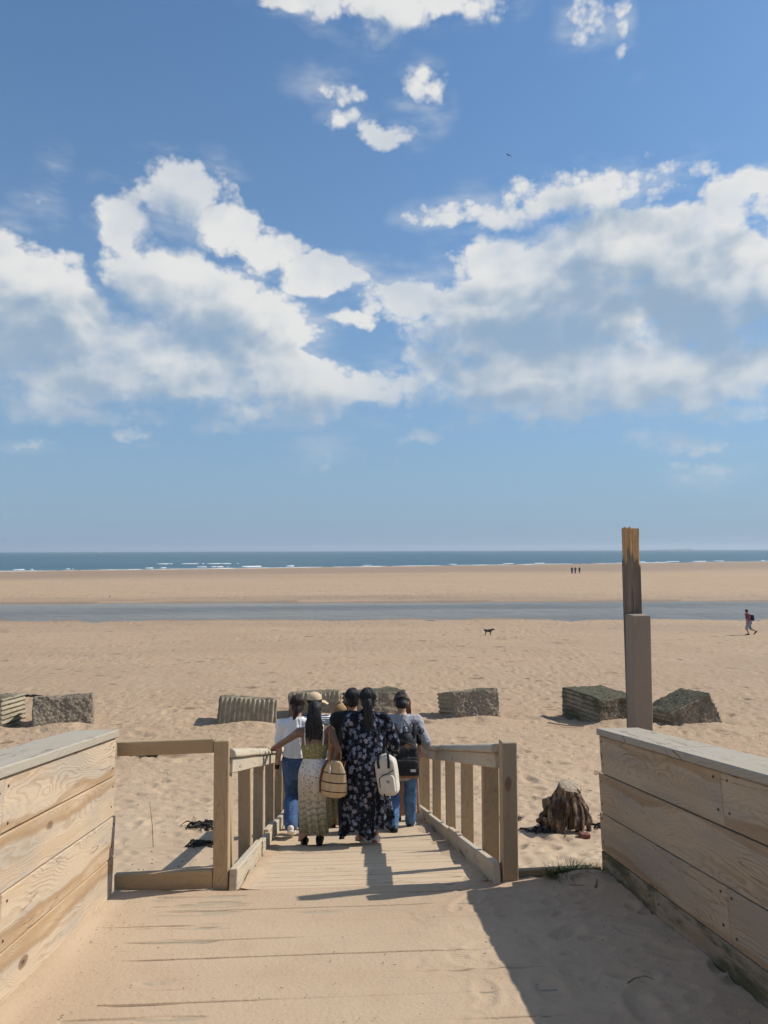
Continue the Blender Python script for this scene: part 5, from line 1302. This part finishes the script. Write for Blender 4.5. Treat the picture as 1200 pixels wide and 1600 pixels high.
shoes(f2, r2, M_SHOEBLK, None, .006); long_hair(f2, r2, H_BLACK, .385, .084, 6, 230, .017, dx=-.004, taper=.7)
band(f2, r2, 0, M_PINK, .97, .024, .007)

# 3. person in black t-shirt, short black hair, walking in front of the floral dress
Y = 8.7; r3 = person(.135, Y, 'short-haired person in black t-shirt, mostly hidden behind the floral dress')
f3 = Fig(1.60, .04, [(-.10, -.10, gz(Y, -.1)), (.1, .2, gz(Y, .2))], [(-.27, .06, .74), (.27, .06, .74)], (.03, 0), (.06, 0, 0), 1.06)
f3.build(r3, SK_TAN); shirt(f3, r3, M_BLACKCLOTH, (.42, .42), .018, -.02, seed=9); trousers(f3, r3, M_BLACKCLOTH, .014, .01, 'trousers', 11); shoes(f3, r3, plain('grey_trainer', (.33, .33, .34), .7), M_SOLE, .008); short_hair(f3, r3, H_BLACK, 4, 1.10)

# 4. woman in long black floral dress with ponytail
Y = 7.72; r4 = person(.272, Y, 'woman with ponytail in a long black floral dress, white backpack on her arm')
f4 = Fig(1.535, .04, [(-.075, -.02, gz(Y, -.02)), (.075, -.01, gz(Y, -.01))], [(-.24, .16, .78), (.25, .12, .82)], (.055, .0), (.05, 0, .12), 1.0, elbows=[(-.6, -.9, -.2), (.75, -.8, -.2)], toe=(-.1, .12))
f4.build(r4, SK_TAN)
V, F = [], []; h = f4.H; f4.torso(V, F, 1., .024); 
for i in (0, 1): f4.arm(V, F, i, 1.05, .022, 0, .80)
w = f4.waist; pz = f4.pelvis; ch = f4.chest
loft(V, F, [pz, w, ch], [(.175, .15), (.172, .145), (.178, .14)], 22)
obj('dress_top', fuse('dress_top', V, F, .008, 1, folds(.016, 9, 2.0, 14)), M_FLORAL, r4)
skirt(r4, [(ch.z - .02, ch.x, ch.y - .005, .180, .145, .4), (w.z, w.x - .005, w.y - .01, .196, .165, .8), (pz.z - .06, .0, -.01, .205, .185, 1.0), (.50, -.01, -.01, .222, .20, 1.2), (.28, -.015, -.01, .242, .215, 1.6), (.185, -.02, -.01, .258, .23, 2.0)], M_FLORAL, 'dress_skirt', 12, .016, 7, hem=lambda A: .060 * np.cos(A) + .035 * np.sin(3 * A + 2) + .03 * np.sin(5 * A))
for i in (0, 1):
    V, F = [], []; d, up, q = f4.foot(V, F, i, 0); V, F = [], []; b = q - up * .024 * h
    loft(V, F, [b - d * .042 * h, b + d * .05 * h, b + d * .13 * h], [(.024 * h, .006 * h), (.027 * h, .006 * h), (.024 * h, .006 * h)], 12); so = obj('sandal', mesh_any('sandal', V, F), plain('tan_sandal_sole', (.42, .27, .19), .7), r4)
    a = f4.ank[i]
    part('ankle_strap', so, M_SANDAL, lambda V, F: loft(V, F, [a - Vector((0, 0, .014)), a + Vector((0, 0, .012))], [.037, .036], 14))
    part('heel_strap', so, M_SANDAL, lambda V, F: loft(V, F, [q + Vector((0, -.012, -.006)), q + Vector((0, -.014, .022))], [(.040, .042), (.039, .040)], 14))
hr = short_hair(f4, r4, H_BLACK, 6, 1.13)
def pony(V, F):
    c = f4.headc; rg = random.Random(3)
    loft(V, F, [c + Vector((0, -.075, .035)), c + Vector((.0, -.115, .0)), c + Vector((.002, -.11, -.08)), c + Vector((.004, -.115, -.20)), c + Vector((.01, -.125, -.32)), c + Vector((.014, -.125, -.42))], [(.03, .025), (.04, .03), (.040, .03), (.042, .03), (.034, .024), (.010, .008)], 16)
    for k in range(70):
        fx = rg.uniform(-1, 1); ph = rg.uniform(0, 6.28); ln = rg.uniform(.8, 1.05); pts = [c + Vector((fx * .02, -.085, .04))]
        for t in (.15, .35, .55, .75, 1.): pts.append(c + Vector((.012 * t + fx * .040 * (1 - .7 * max(0, t - .4)) + .006 * math.sin(ph + 7 * t), -.115 - .028 * math.sqrt(1 - fx * fx), .01 - .43 * t * ln)))
        loft(V, F, pts, [.006, .0065, .006, .006, .005, .002], 5)
part('ponytail', hr, H_BLACK, pony)
def clip(V, F):
    c = f4.headc
    for k in range(5): blob(V, F, c + Vector((-.03 + .015 * k, -.093 + .004 * abs(k - 2), .045 + .012 * (k % 2))), (.011, .008, .012), None, 8, 6)
part('hair_clip', hr, M_CLIP, clip)

# 5. man with cap, grey shirt and jeans
Y = 8.78; r5 = person(.712, Y, 'person in grey long-sleeved shirt, khaki cap and jeans near the right rail')
f5 = Fig(1.60, .18, [(-.115, -.06, gz(Y, -.06)), (.115, .36, gz(Y, .36))], [(-.27, .2, .80), (.275, .16, .86)], (.0, .0), (.62, 0, 0), 1.05, hipz=.775, sh=.93, toe=(-.25, .15))
f5.build(r5, SK_MID); sh5 = shirt(f5, r5, M_GREY, (.97, .97), .018, -.04, seed=21, amp=.012); trousers(f5, r5, M_DENIM2, .014, .012, 'jeans', 22, .010, .96); shoes(f5, r5, M_SHOEBLK, M_SOLE, .010)
short_hair(f5, r5, H_BLACK, 8, 1.06, -.06)
def cap(V, F):
    c = f5.headc; M3 = f5.M3; base = len(V); nu, nv = 22, 8
    for i in range(nv + 1):
        th = math.pi / 2 * i / nv * 1.04
        for j in range(nu):
            a = 2 * math.pi * j / nu; p = Vector((.092 * math.sin(th) * math.cos(a), .105 * math.sin(th) * math.sin(a), .082 * math.cos(th)))
            low_back = -.012 * max(0, -math.sin(a)) if i == nv else 0
            V.append(tuple(c + M3 @ (p + Vector((0, -.006, .034 + low_back)))))
    for i in range(nv):
        for j in range(nu): a = base + i * nu + j; b = base + i * nu + (j + 1) % nu; F.append((a, a + nu, b + nu, b))
    for k, (yy, zz) in enumerate(((.10, .03), (.14, .022), (.175, .008))): pass
    loft(V, F, [c + M3 @ Vector((0, .08, .032)), c + M3 @ Vector((0, .13, .026)), c + M3 @ Vector((0, .17, .012))], [(.085, .008), (.08, .008), (.05, .006)], 14)
    blob(V, F, c + M3 @ Vector((0, -.006, .117)), (.008, .008, .006), M3, 8, 6)
cp = part('cap', r5, M_CAP, cap)
part('cap_opening', cp, H_BLACK, lambda V, F: blob(V, F, f5.headc + f5.M3 @ Vector((0, -.098, .045)), (.038, .012, .024), f5.M3, 14, 8))
part('cap_strap', cp, M_CAP, lambda V, F: loft(V, F, [f5.headc + f5.M3 @ Vector((-.045, -.102, .028)), f5.headc + f5.M3 @ Vector((0, -.114, .026)), f5.headc + f5.M3 @ Vector((.045, -.102, .028))], [(.004, .009)] * 3, 8, (0, 1, 0)))
me = text_mesh('oke', .125); T = Matrix.Translation((.165, -.5, 1.165)) @ Matrix.Rotation(RAD(32), 4, 'Y') @ Matrix.Rotation(RAD(90), 4, 'X')
dgs = bpy.context.evaluated_depsgraph_get(); dgs.update()
for v in me.vertices:
    p = T @ v.co; ok, loc, nrm, fi = sh5.ray_cast(Vector((p.x, -.6, p.z)), Vector((0, 1, 0)))
    v.co = (loc + nrm * (.010 + (.002 if v.co.z > 0 else 0))) if ok else sh5.closest_point_on_mesh(Vector((p.x, -.05, p.z)))[1] + Vector((0, -.010, 0))
lt = obj('lettering', me, M_STRAP, sh5)

# 6. straw hat, striped top
Y = 9.75; r6 = person(-.335, Y, 'person in straw hat and striped top at the front of the group')
f6 = Fig(1.60, .04, None, [(-.40, .10, .985), (.26, .05, .72)], (0, 0), (.1, 0, -.2), 1.0, elbows=[(-.5, -.6, -.8), (.4, -1, 0)])
f6.build(r6, SK_LIGHT, .009, ('rail', 'relax')); shirt(f6, r6, M_STRIPE, (.5, .5), .018, -.03, seed=31); trousers(f6, r6, M_DENIM, .014, .02, 'trousers', 33); shoes(f6, r6, M_SOLE, None, .007); short_hair(f6, r6, H_BROWN, 9, 1.06)
def hat(V, F):
    c = f6.headc; 
    blob(V, F, c + Vector((0, -.005, .060)), (.098, .108, .085), None, 22, 12)
ht = part('hat', r6, M_STRAW, hat)
part('hat_band', ht, M_BLACKCLOTH, lambda V, F: loft(V, F, [f6.headc + Vector((0, -.005, .022)), f6.headc + Vector((0, -.005, .058))], [(.099, .109), (.101, .111)], 26, caps=False))
part('brim', ht, M_STRAW, lambda V, F: loft(V, F, [f6.headc + Vector((.06, .06, .022)), f6.headc + Vector((.13, .07, .006)), f6.headc + Vector((.17, .06, -.02))], [(.008, .085), (.008, .08), (.006, .04)], 14, (0, 0, 1)))

# 7. blonde hair, long muted green dress
Y = 9.3; r7 = person(.0, Y, 'blonde person in a long muted green patterned dress, half hidden in the group')
f7 = Fig(1.45, .06, None, [(-.22, .12, .7), (.22, .12, .7)], (0, 0), (.22, 0, 0), .95)
f7.build(r7, SK_LIGHT, .009); V, F = [], []; f7.torso(V, F, 1., .014)
for i in (0, 1): f7.arm(V, F, i, 1., .012, 0, .45)
obj('dress_top', fuse('dress_top', V, F, .009, 1, folds(.01, 9, 2, 41)), M_SKIRT2, r7); w = f7.waist; pz = f7.pelvis
skirt(r7, [(w.z, w.x, w.y, .13, .10, .4), (pz.z, pz.x, pz.y, .16, .135, .7), (.45, 0, 0, .175, .165, 1.), (.10, 0, 0, .19, .18, 1.4)], M_SKIRT2, 'dress_skirt', 11, .016, 5)
shoes(f7, r7, plain('red_shoe', (.28, .05, .04), .6), None, .006); h7 = short_hair(f7, r7, H_BLOND, 10, 1.12)
def bun7(V, F):
    rg = random.Random(2); c = f7.headc
    for k in range(16): blob(V, F, c + Vector((rg.gauss(0, .03), -.085 + rg.gauss(0, .012), .02 + rg.gauss(0, .025))), (.026, .022, .022), None, 10, 7)
part('hair_bun', h7, H_BLOND, bun7)

# 8. auburn hair, brown dotted skirt, ahead of the backpack wearer
Y = 9.9; r8 = person(.835, Y, 'auburn-haired person in brown dotted skirt, hidden behind the backpack wearer')
f8 = Fig(1.60, .03, None, [(-.2, .12, .8), (.2, .12, .8)], (0, 0), (.1, 0, 0), .95)
f8.build(r8, SK_LIGHT, .010); shirt(f8, r8, M_BLACKCLOTH, (.5, .5), .016, -.02, seed=51); w = f8.waist; pz = f8.pelvis
skirt(r8, [(w.z, w.x, w.y, .13, .10, .4), (pz.z, pz.x, pz.y, .155, .13, .7), (.45, 0, 0, .165, .15, 1.), (.14, 0, 0, .175, .165, 1.3)], M_SKIRT3, 'skirt', 10, .016, 6)
shoes(f8, r8, M_SHOEBLK, None, .006); h8 = long_hair(f8, r8, H_RED, .26, .080, 11, 70, .012)
part('hair_clip', h8, M_PINK, lambda V, F: [blob(V, F, f8.headc + Vector((-.02 + .02 * k, -.09, .05 + .01 * (k % 2))), (.018, .012, .02), None, 8, 6) for k in range(3)])

# ------------------------------------------------------------------ bags
def white_backpack():
    root = empty('backpack', (.482, 7.545, 5.205)); root.rotation_euler = (RAD(4), RAD(-6), RAD(-24)); root.scale = (.86, .9, .9); tag(root, 'cream white backpack with black straps hanging at the side of the floral dress', 'backpack')
    def shell(V, F):
        sbox(V, F, (0, 0, .20), (.125, .072, .205), .42); blob(V, F, (0, 0, .37), (.105, .062, .07))
    b = obj('main_bag', fuse('main_bag', *(lambda V, F: (shell(V, F), (V, F))[1])([], []), .006, 2, folds(.004, 6, 4, 3)), M_CREAM, root)
    pk = part('front_pocket', root, M_CREAM, lambda V, F: sbox(V, F, (.022, -.068, .135), (.088, .030, .105), .4))
    part('zip', pk, M_STRAP, lambda V, F: ribbon(V, F, [(-.066, -.090, .11), (-.062, -.093, .20), (-.02, -.097, .235), (.06, -.094, .262), (.108, -.072, .285)], .005, .005))
    part('zip', root, M_STRAP, lambda V, F: ribbon(V, F, [(-.118, -.045, .10), (-.121, -.047, .25), (-.10, -.05, .36)], .006, .006))
    for sx in (-1, 1): part('strap', root, M_STRAP, lambda V, F: ribbon(V, F, [(sx * .052, -.01, .455), (sx * .058, -.052, .435), (sx * .066, -.073, .38), (sx * .060, -.079, .31)], .015, .004))
    part('strap', root, M_STRAP, lambda V, F: ribbon(V, F, [(-.028, -.082, .10), (-.028, -.085, .02), (-.026, -.075, -.055)], .010, .003))
    part('strap', root, M_STRAP, lambda V, F: ribbon(V, F, [(-.112, -.06, .14), (-.114, -.058, .05)], .011, .004))
    part('handle', root, M_STRAP, lambda V, F: ribbon(V, F, [(-.05, .0, .43), (-.035, -.005, .475), (.035, -.005, .475), (.05, .0, .43)], .010, .005, (0, 1, 0)))
    part('shoulder_strap', root, M_STRAP, lambda V, F: ribbon(V, F, [(-.03, .03, .43), (-.02, .06, .52), (-.01, .08, .60)], .018, .005))
    em = M_BPACK
    for ch, dx in (('N', 0.), ('Y', .006)):
        obj('emblem', text_mesh(ch, .05, .001), plain('grey_print', (.16, .16, .16), .8), pk, Matrix.Translation((.040 + dx, -.0995, .165)) @ Matrix.Rotation(RAD(90), 4, 'X'))
white_backpack()
def black_backpack():
    root = empty('backpack', (.725, 8.60, 5.06)); root.rotation_euler = (RAD(-12), RAD(3), RAD(2)); tag(root, 'black backpack with leather diamond patch on the grey-shirted person', 'backpack')
    V, F = [], []; sbox(V, F, (0, 0, .175), (.148, .085, .175), .55); blob(V, F, (0, .01, .37), (.10, .07, .12)); sbox(V, F, (0, -.02, .10), (.150, .085, .115), .4)
    obj('main_bag', fuse('main_bag', V, F, .007, 2, folds(.006, 6, 4, 8)), M_BPACK, root)
    part('base_panel', root, M_TANLEATHER, lambda V, F: sbox(V, F, (0, -.012, .008), (.148, .092, .022), .4))
    pk = part('front_pocket', root, M_BPACK, lambda V, F: sbox(V, F, (0, -.095, .10), (.135, .022, .085), .4))
    part('seam', pk, M_STRAP, lambda V, F: ribbon(V, F, [(-.145, -.085, .200), (0, -.108, .205), (.145, -.085, .200)], .004, .004, (0, 0, 1)))
    part('label', pk, M_LABEL, lambda V, F: sbox(V, F, (.072, -.119, .072), (.030, .002, .014), .2))
    me = box_mesh('patch', .052, .004, .052, .003); obj('leather_patch', me, M_TANLEATHER, root, Matrix.Translation((.0, -.094, .335)) @ Matrix.Rotation(RAD(45), 4, 'Y') @ Matrix.Rotation(RAD(90), 4, 'Z').inverted() @ Matrix.Rotation(RAD(90), 4, 'Z'))
    part('flap_fold', root, M_BPACK, lambda V, F: ribbon(V, F, [(-.10, -.075, .40), (-.02, -.096, .375), (.0, -.1, .37), (.06, -.09, .345), (.12, -.07, .30)], .008, .008))
    part('handle', root, M_STRAP, lambda V, F: ribbon(V, F, [(-.035, -.01, .48), (-.028, -.02, .535), (.0, -.025, .55), (.028, -.02, .535), (.035, -.01, .48)], .011, .006, (0, 1, 0)))
    for sx in (-1, 1): part('shoulder_strap', root, M_STRAP, lambda V, F: ribbon(V, F, [(sx * .075, .0, .42), (sx * .10, .0, .50), (sx * .115, .055, .565), (sx * .12, .14, .57), (sx * .125, .22, .50)], .026, .008))
black_backpack()
def handbag():
    root = empty('handbag', (-.068, 7.545, 5.235)); root.rotation_euler = (0, RAD(2), RAD(-20)); tag(root, 'tan canvas handbag with dark bands at the hip of the long-haired woman', 'handbag')
    V, F = [], []
    loft(V, F, [(0, 0, .012), (0, 0, .10), (0, 0, .20), (0, 0, .285)], [(.138, .066), (.136, .064), (.118, .050), (.078, .028)], 26)
    obj('bag_body', fuse('bag_body', V, F, .007, 1, folds(.004, 6, 3, 2)), M_TAN, root)
    for z, rx, ry in ((.195, .1215, .0545), (.108, .138, .067), (.022, .1395, .0685)): part('band', root, M_STRAP if z > .05 else M_BROWNLEATHER, lambda V, F: loft(V, F, [(0, 0, z - .004), (0, 0, z + .004)], [(rx, ry)] * 2, 26, dome=.03))
    part('side_trim', root, M_BROWNLEATHER, lambda V, F: ribbon(V, F, [(-.130, -.03, .0), (-.134, -.028, .1), (-.118, -.02, .21), (-.075, -.01, .30), (.0, .0, .305)], .012, .012))
    part('tassel', root, M_CREAM, lambda V, F: loft(V, F, [(-.03, -.045, .27), (-.028, -.058, .235), (-.026, -.06, .20)], [.006, .012, .010], 8))
    wst = Vector(f2.sh[1]) + Vector(r2.location); q = Vector(root.location)
    M_ = Matrix.Rotation(RAD(20), 3, 'Z')
    ends = [M_ @ (wst - q + Vector((-.02, -.05, .045))), M_ @ (wst - q + Vector((-.015, .0, .055)))]
    part('carry_strap', root, M_TANLEATHER, lambda V, F: ribbon(V, F, [(-.055, -.02, .28), (-.045, -.05, .38), tuple(ends[0].lerp(Vector((-.045, -.05, .38)), .35)), tuple(ends[0]), tuple(ends[1]), tuple(ends[1] + Vector((.02, .07, -.06))), (.05, .05, .36), (.05, .015, .28)], .008, .004))
handbag()

# ------------------------------------------------------------------ far figures
def far_person(x, y, label, H, rz, shirt_c, leg_c, skin, hairm, pose, group):
    r = empty('person', (x, y, land1(x, y) + .0), rz); tag(r, label, 'person', group)
    f = Fig(H, pose.get('lean', .05), pose.get('feet'), pose.get('hands'), pose.get('heels', (0, 0)), pose.get('head', (0, 0, 0)), hipz=pose.get('hipz'))
    f.build(r, skin, .016, coarse=True); shirt(f, r, shirt_c, (.4, .4), .025, -.03, amp=.01, voxel=.016)
    V, F = [], []; f.legs(V, F, 1.1, .02, pose.get('leg_to', 1.), .02); obj('shorts' if pose.get('leg_to', 1.) < .5 else 'trousers', fuse('legwear', V, F, .016, 1), leg_c, r)
    short_hair(f, r, hairm, 5, 1.1); shoes(f, r, M_SHOEBLK, None, .01); return r, f
rw, fw_ = far_person(27.1, 49.0, 'lone walker in red shirt and shorts striding left along the beach', 1.74, RAD(90), cloth_mat('faded_red_shirt', (.20, .065, .075)), cloth_mat('grey_blue_shorts', (.26, .28, .33)), SK_MID, H_BROWN,
    dict(lean=.20, feet=[(-.09, .12, 0), (.09, -.48, 0.)], hands=[(-.2, .32, .74), (.22, .05, .72)], heels=(0, .13), head=(.45, 0, 0), leg_to=-.5, hipz=.84), 'walkers far out on the beach')
bp = empty('backpack', (27.1 + .20, 49.0, rw.location.z + 1.12)); tag(bp, 'small dark blue backpack on the lone beach walker', 'backpack')
part('bag', bp, cloth_mat('navy_nylon', (.02, .025, .05)), lambda V, F: sbox(V, F, (0, 0, 0), (.10, .14, .20), .5)); part('pocket', bp, cloth_mat('blue_nylon', (.10, .14, .22)), lambda V, F: sbox(V, F, (.10, 0, -.07), (.04, .10, .09), .5))
FARG = 'three figures on the sandbar'
for (x, y, H, sc, lg, sk, hr_, lab, ps) in (
    (61.04, 196.8, 1.72, M_BLACKCLOTH, M_BLACKCLOTH, SK_BROWN, H_BLOND, 'leftmost of three tiny figures near the far shoreline, dark clothes and pale hair', dict()),
    (61.88, 196.7, 1.66, M_BLACKCLOTH, M_DENIM, SK_BROWN, H_BLACK, 'middle of three tiny figures near the far shoreline', dict(hands=[(-.25, .05, .75), (.34, .1, .95)])),
    (63.02, 196.7, 1.68, M_BLACKCLOTH, M_BLACKCLOTH, SK_TAN, H_BLACK, 'rightmost of three tiny figures near the far shoreline, bare lower legs', dict(leg_to=-.4, hands=[(-.4, .1, 1.0), (.25, .05, .78)]))):
    far_person(x, y, lab, H, 0., sc, lg, sk, hr_, ps, FARG)

# ------------------------------------------------------------------ dog, gulls, boat
def dog():
    x, y = 9.88, 50.5; r = empty('dog', (x, y, land1(x, y)), RAD(-90)); tag(r, 'small dark dog standing on the open beach beyond the blocks', 'dog')
    V, F = [], []; L = .50
    loft(V, F, [(0, -.20, .33), (0, -.08, .31), (0, .08, .30), (0, .20, .33)], [(.075, .085), (.07, .075), (.085, .10), (.07, .09)], 12)
    loft(V, F, [(0, .20, .35), (0, .28, .39), (0, .33, .40)], [.065, .055, .05], 10); blob(V, F, (0, .35, .385), (.05, .065, .05)); loft(V, F, [(0, .38, .375), (0, .45, .36)], [.033, .024], 8)
    for sx in (-1, 1):
        loft(V, F, [(sx * .045, .17, .30), (sx * .05, .16, .20), (sx * .05, .165, .10), (sx * .05, .165, .02), (sx * .05, .19, .014)], [.042, .028, .02, .018, .018], 8)
        loft(V, F, [(sx * .045, -.18, .33), (sx * .05, -.13, .20), (sx * .05, -.21, .115), (sx * .05, -.20, .02), (sx * .05, -.17, .014)], [.055, .036, .02, .018, .018], 8)
        blob(V, F, (sx * .04, .33, .42), (.012, .03, .045))
    loft(V, F, [(0, -.22, .36), (0, -.29, .43), (0, -.30, .50)], [.022, .018, .012], 8)
    obj('body', fuse('dog_body', V, F, .012, 1), plain('grey_black_fur', (.035, .04, .035), .8, .5, 12., .01), r)
    part('collar', r, plain('red_collar', (.2, .04, .03), .6), lambda V, F: loft(V, F, [(0, .235, .362), (0, .25, .37)], [.066, .066], 12))
dog()
MG_W = plain('gull_white', (.75, .75, .73), .7, .05); MG_G = plain('gull_grey', (.10, .10, .11), .7, .2)
def gull(x, y, z, rz, label, flying):
    r = empty('gull', (x, y, z), rz); tag(r, label, 'bird'); V, F = [], []
    b = .16 if not flying else 0
    loft(V, F, [(0, -.20, b + .05), (0, -.08, b + .06), (0, .06, b + .08), (0, .13, b + .12)], [(.02, .015), (.06, .055), (.06, .06), (.035, .035)], 10); blob(V, F, (0, .155, b + .16), (.035, .042, .035)); loft(V, F, [(0, .19, b + .155), (0, .235, b + .148)], [.011, .005], 6)
    obj('body', fuse('gull_body', V, F, .01, 1), MG_W if not flying else MG_G, r)
    for sx in (-1, 1):
        if flying: part('wing', r, MG_G, lambda V, F: loft(V, F, [(sx * .03, .02, .07), (sx * .22, .04, .15), (sx * .42, .0, .13), (sx * .58, -.09, .10)], [(.09, .012), (.08, .010), (.055, .008), (.012, .004)], 8, (0, 1, 0)))
        else:
            part('wing', r, MG_G, lambda V, F: loft(V, F, [(sx * .05, .08, b + .09), (sx * .06, -.06, b + .085), (sx * .03, -.25, b + .06)], [(.012, .035), (.014, .045), (.006, .012)], 8))
            part('leg', r, plain('gull_leg', (.4, .25, .1), .6), lambda V, F: loft(V, F, [(sx * .03, .0, b + .02), (sx * .03, .0, .0), (sx * .03, .04, .003)], [.007, .006, .006], 6))
gull(-28.9, 96.8, land1(-28.9, 96.8), RAD(60), 'white bird standing on the far bank of the tidal channel', False)
gull(23.9, 103.5, 63.6, RAD(40), 'tiny dark bird flying in the blue sky', True)
def boat():
    r = empty('boat', (-1268., 4079., -.3), RAD(70)); tag(r, 'tiny white boat on the horizon at the left', 'boat')
    n = 12; V = []; F = []
    for i in range(n + 1):
        t = i / n; w = 2.1 * (1 - max(0, t - .55) ** 2 / .2025) + .02; z = 1.4 + .9 * t * t; yy = -7 + 14 * t
        V += [(-w, yy, z), (-w * .7, yy, .0), (0, yy, -.6), (w * .7, yy, .0), (w, yy, z)]
    for i in range(n):
        for k in range(4): a = i * 5 + k; F.append((a, a + 1, a + 6, a + 5))
        F.append((i * 5, i * 5 + 5, i * 5 + 9, i * 5 + 4))
    F.append((0, 4, 3, 2, 1)); wm = plain('white_hull', (.8, .8, .78), .4, .05, .5)
    obj('hull', mesh_any('hull', V, F, False), wm, r); part('cabin', r, wm, lambda V, F: sbox(V, F, (0, -1, 3.4), (1.4, 2.6, 1.7), .25)); part('mast', r, wm, lambda V, F: loft(V, F, [(0, -1, 5), (0, -1, 8.5)], [.12, .08], 8))
boat()

# ------------------------------------------------------------------ sea air: one even haze round the whole place
def haze_box():
    bm = bmesh.new(); bmesh.ops.create_cube(bm, size=1.)
    for v in bm.verts: v.co = Vector((v.co.x * 33000, v.co.y * 14000 + 5500, (v.co.z + .5) * 78 - 8))
    mt = bpy.data.materials.new('sea_haze'); mt.use_nodes = True; nt = mt.node_tree
    nt.nodes.remove(nt.nodes['Principled BSDF']); vol = nt.nodes.new('ShaderNodeVolumePrincipled')
    vol.inputs['Color'].default_value = (.72, .83, .95, 1); vol.inputs['Density'].default_value = HAZE; vol.inputs['Anisotropy'].default_value = .2
    nt.links.new(vol.outputs[0], nt.nodes['Material Output'].inputs['Volume'])
    o = obj('haze', bm_mesh(bm, 'haze'), mt); tag(o, 'thin pale sea haze softening the far horizon', 'haze', kind='stuff')
HAZE = 1.0e-4
haze_box()
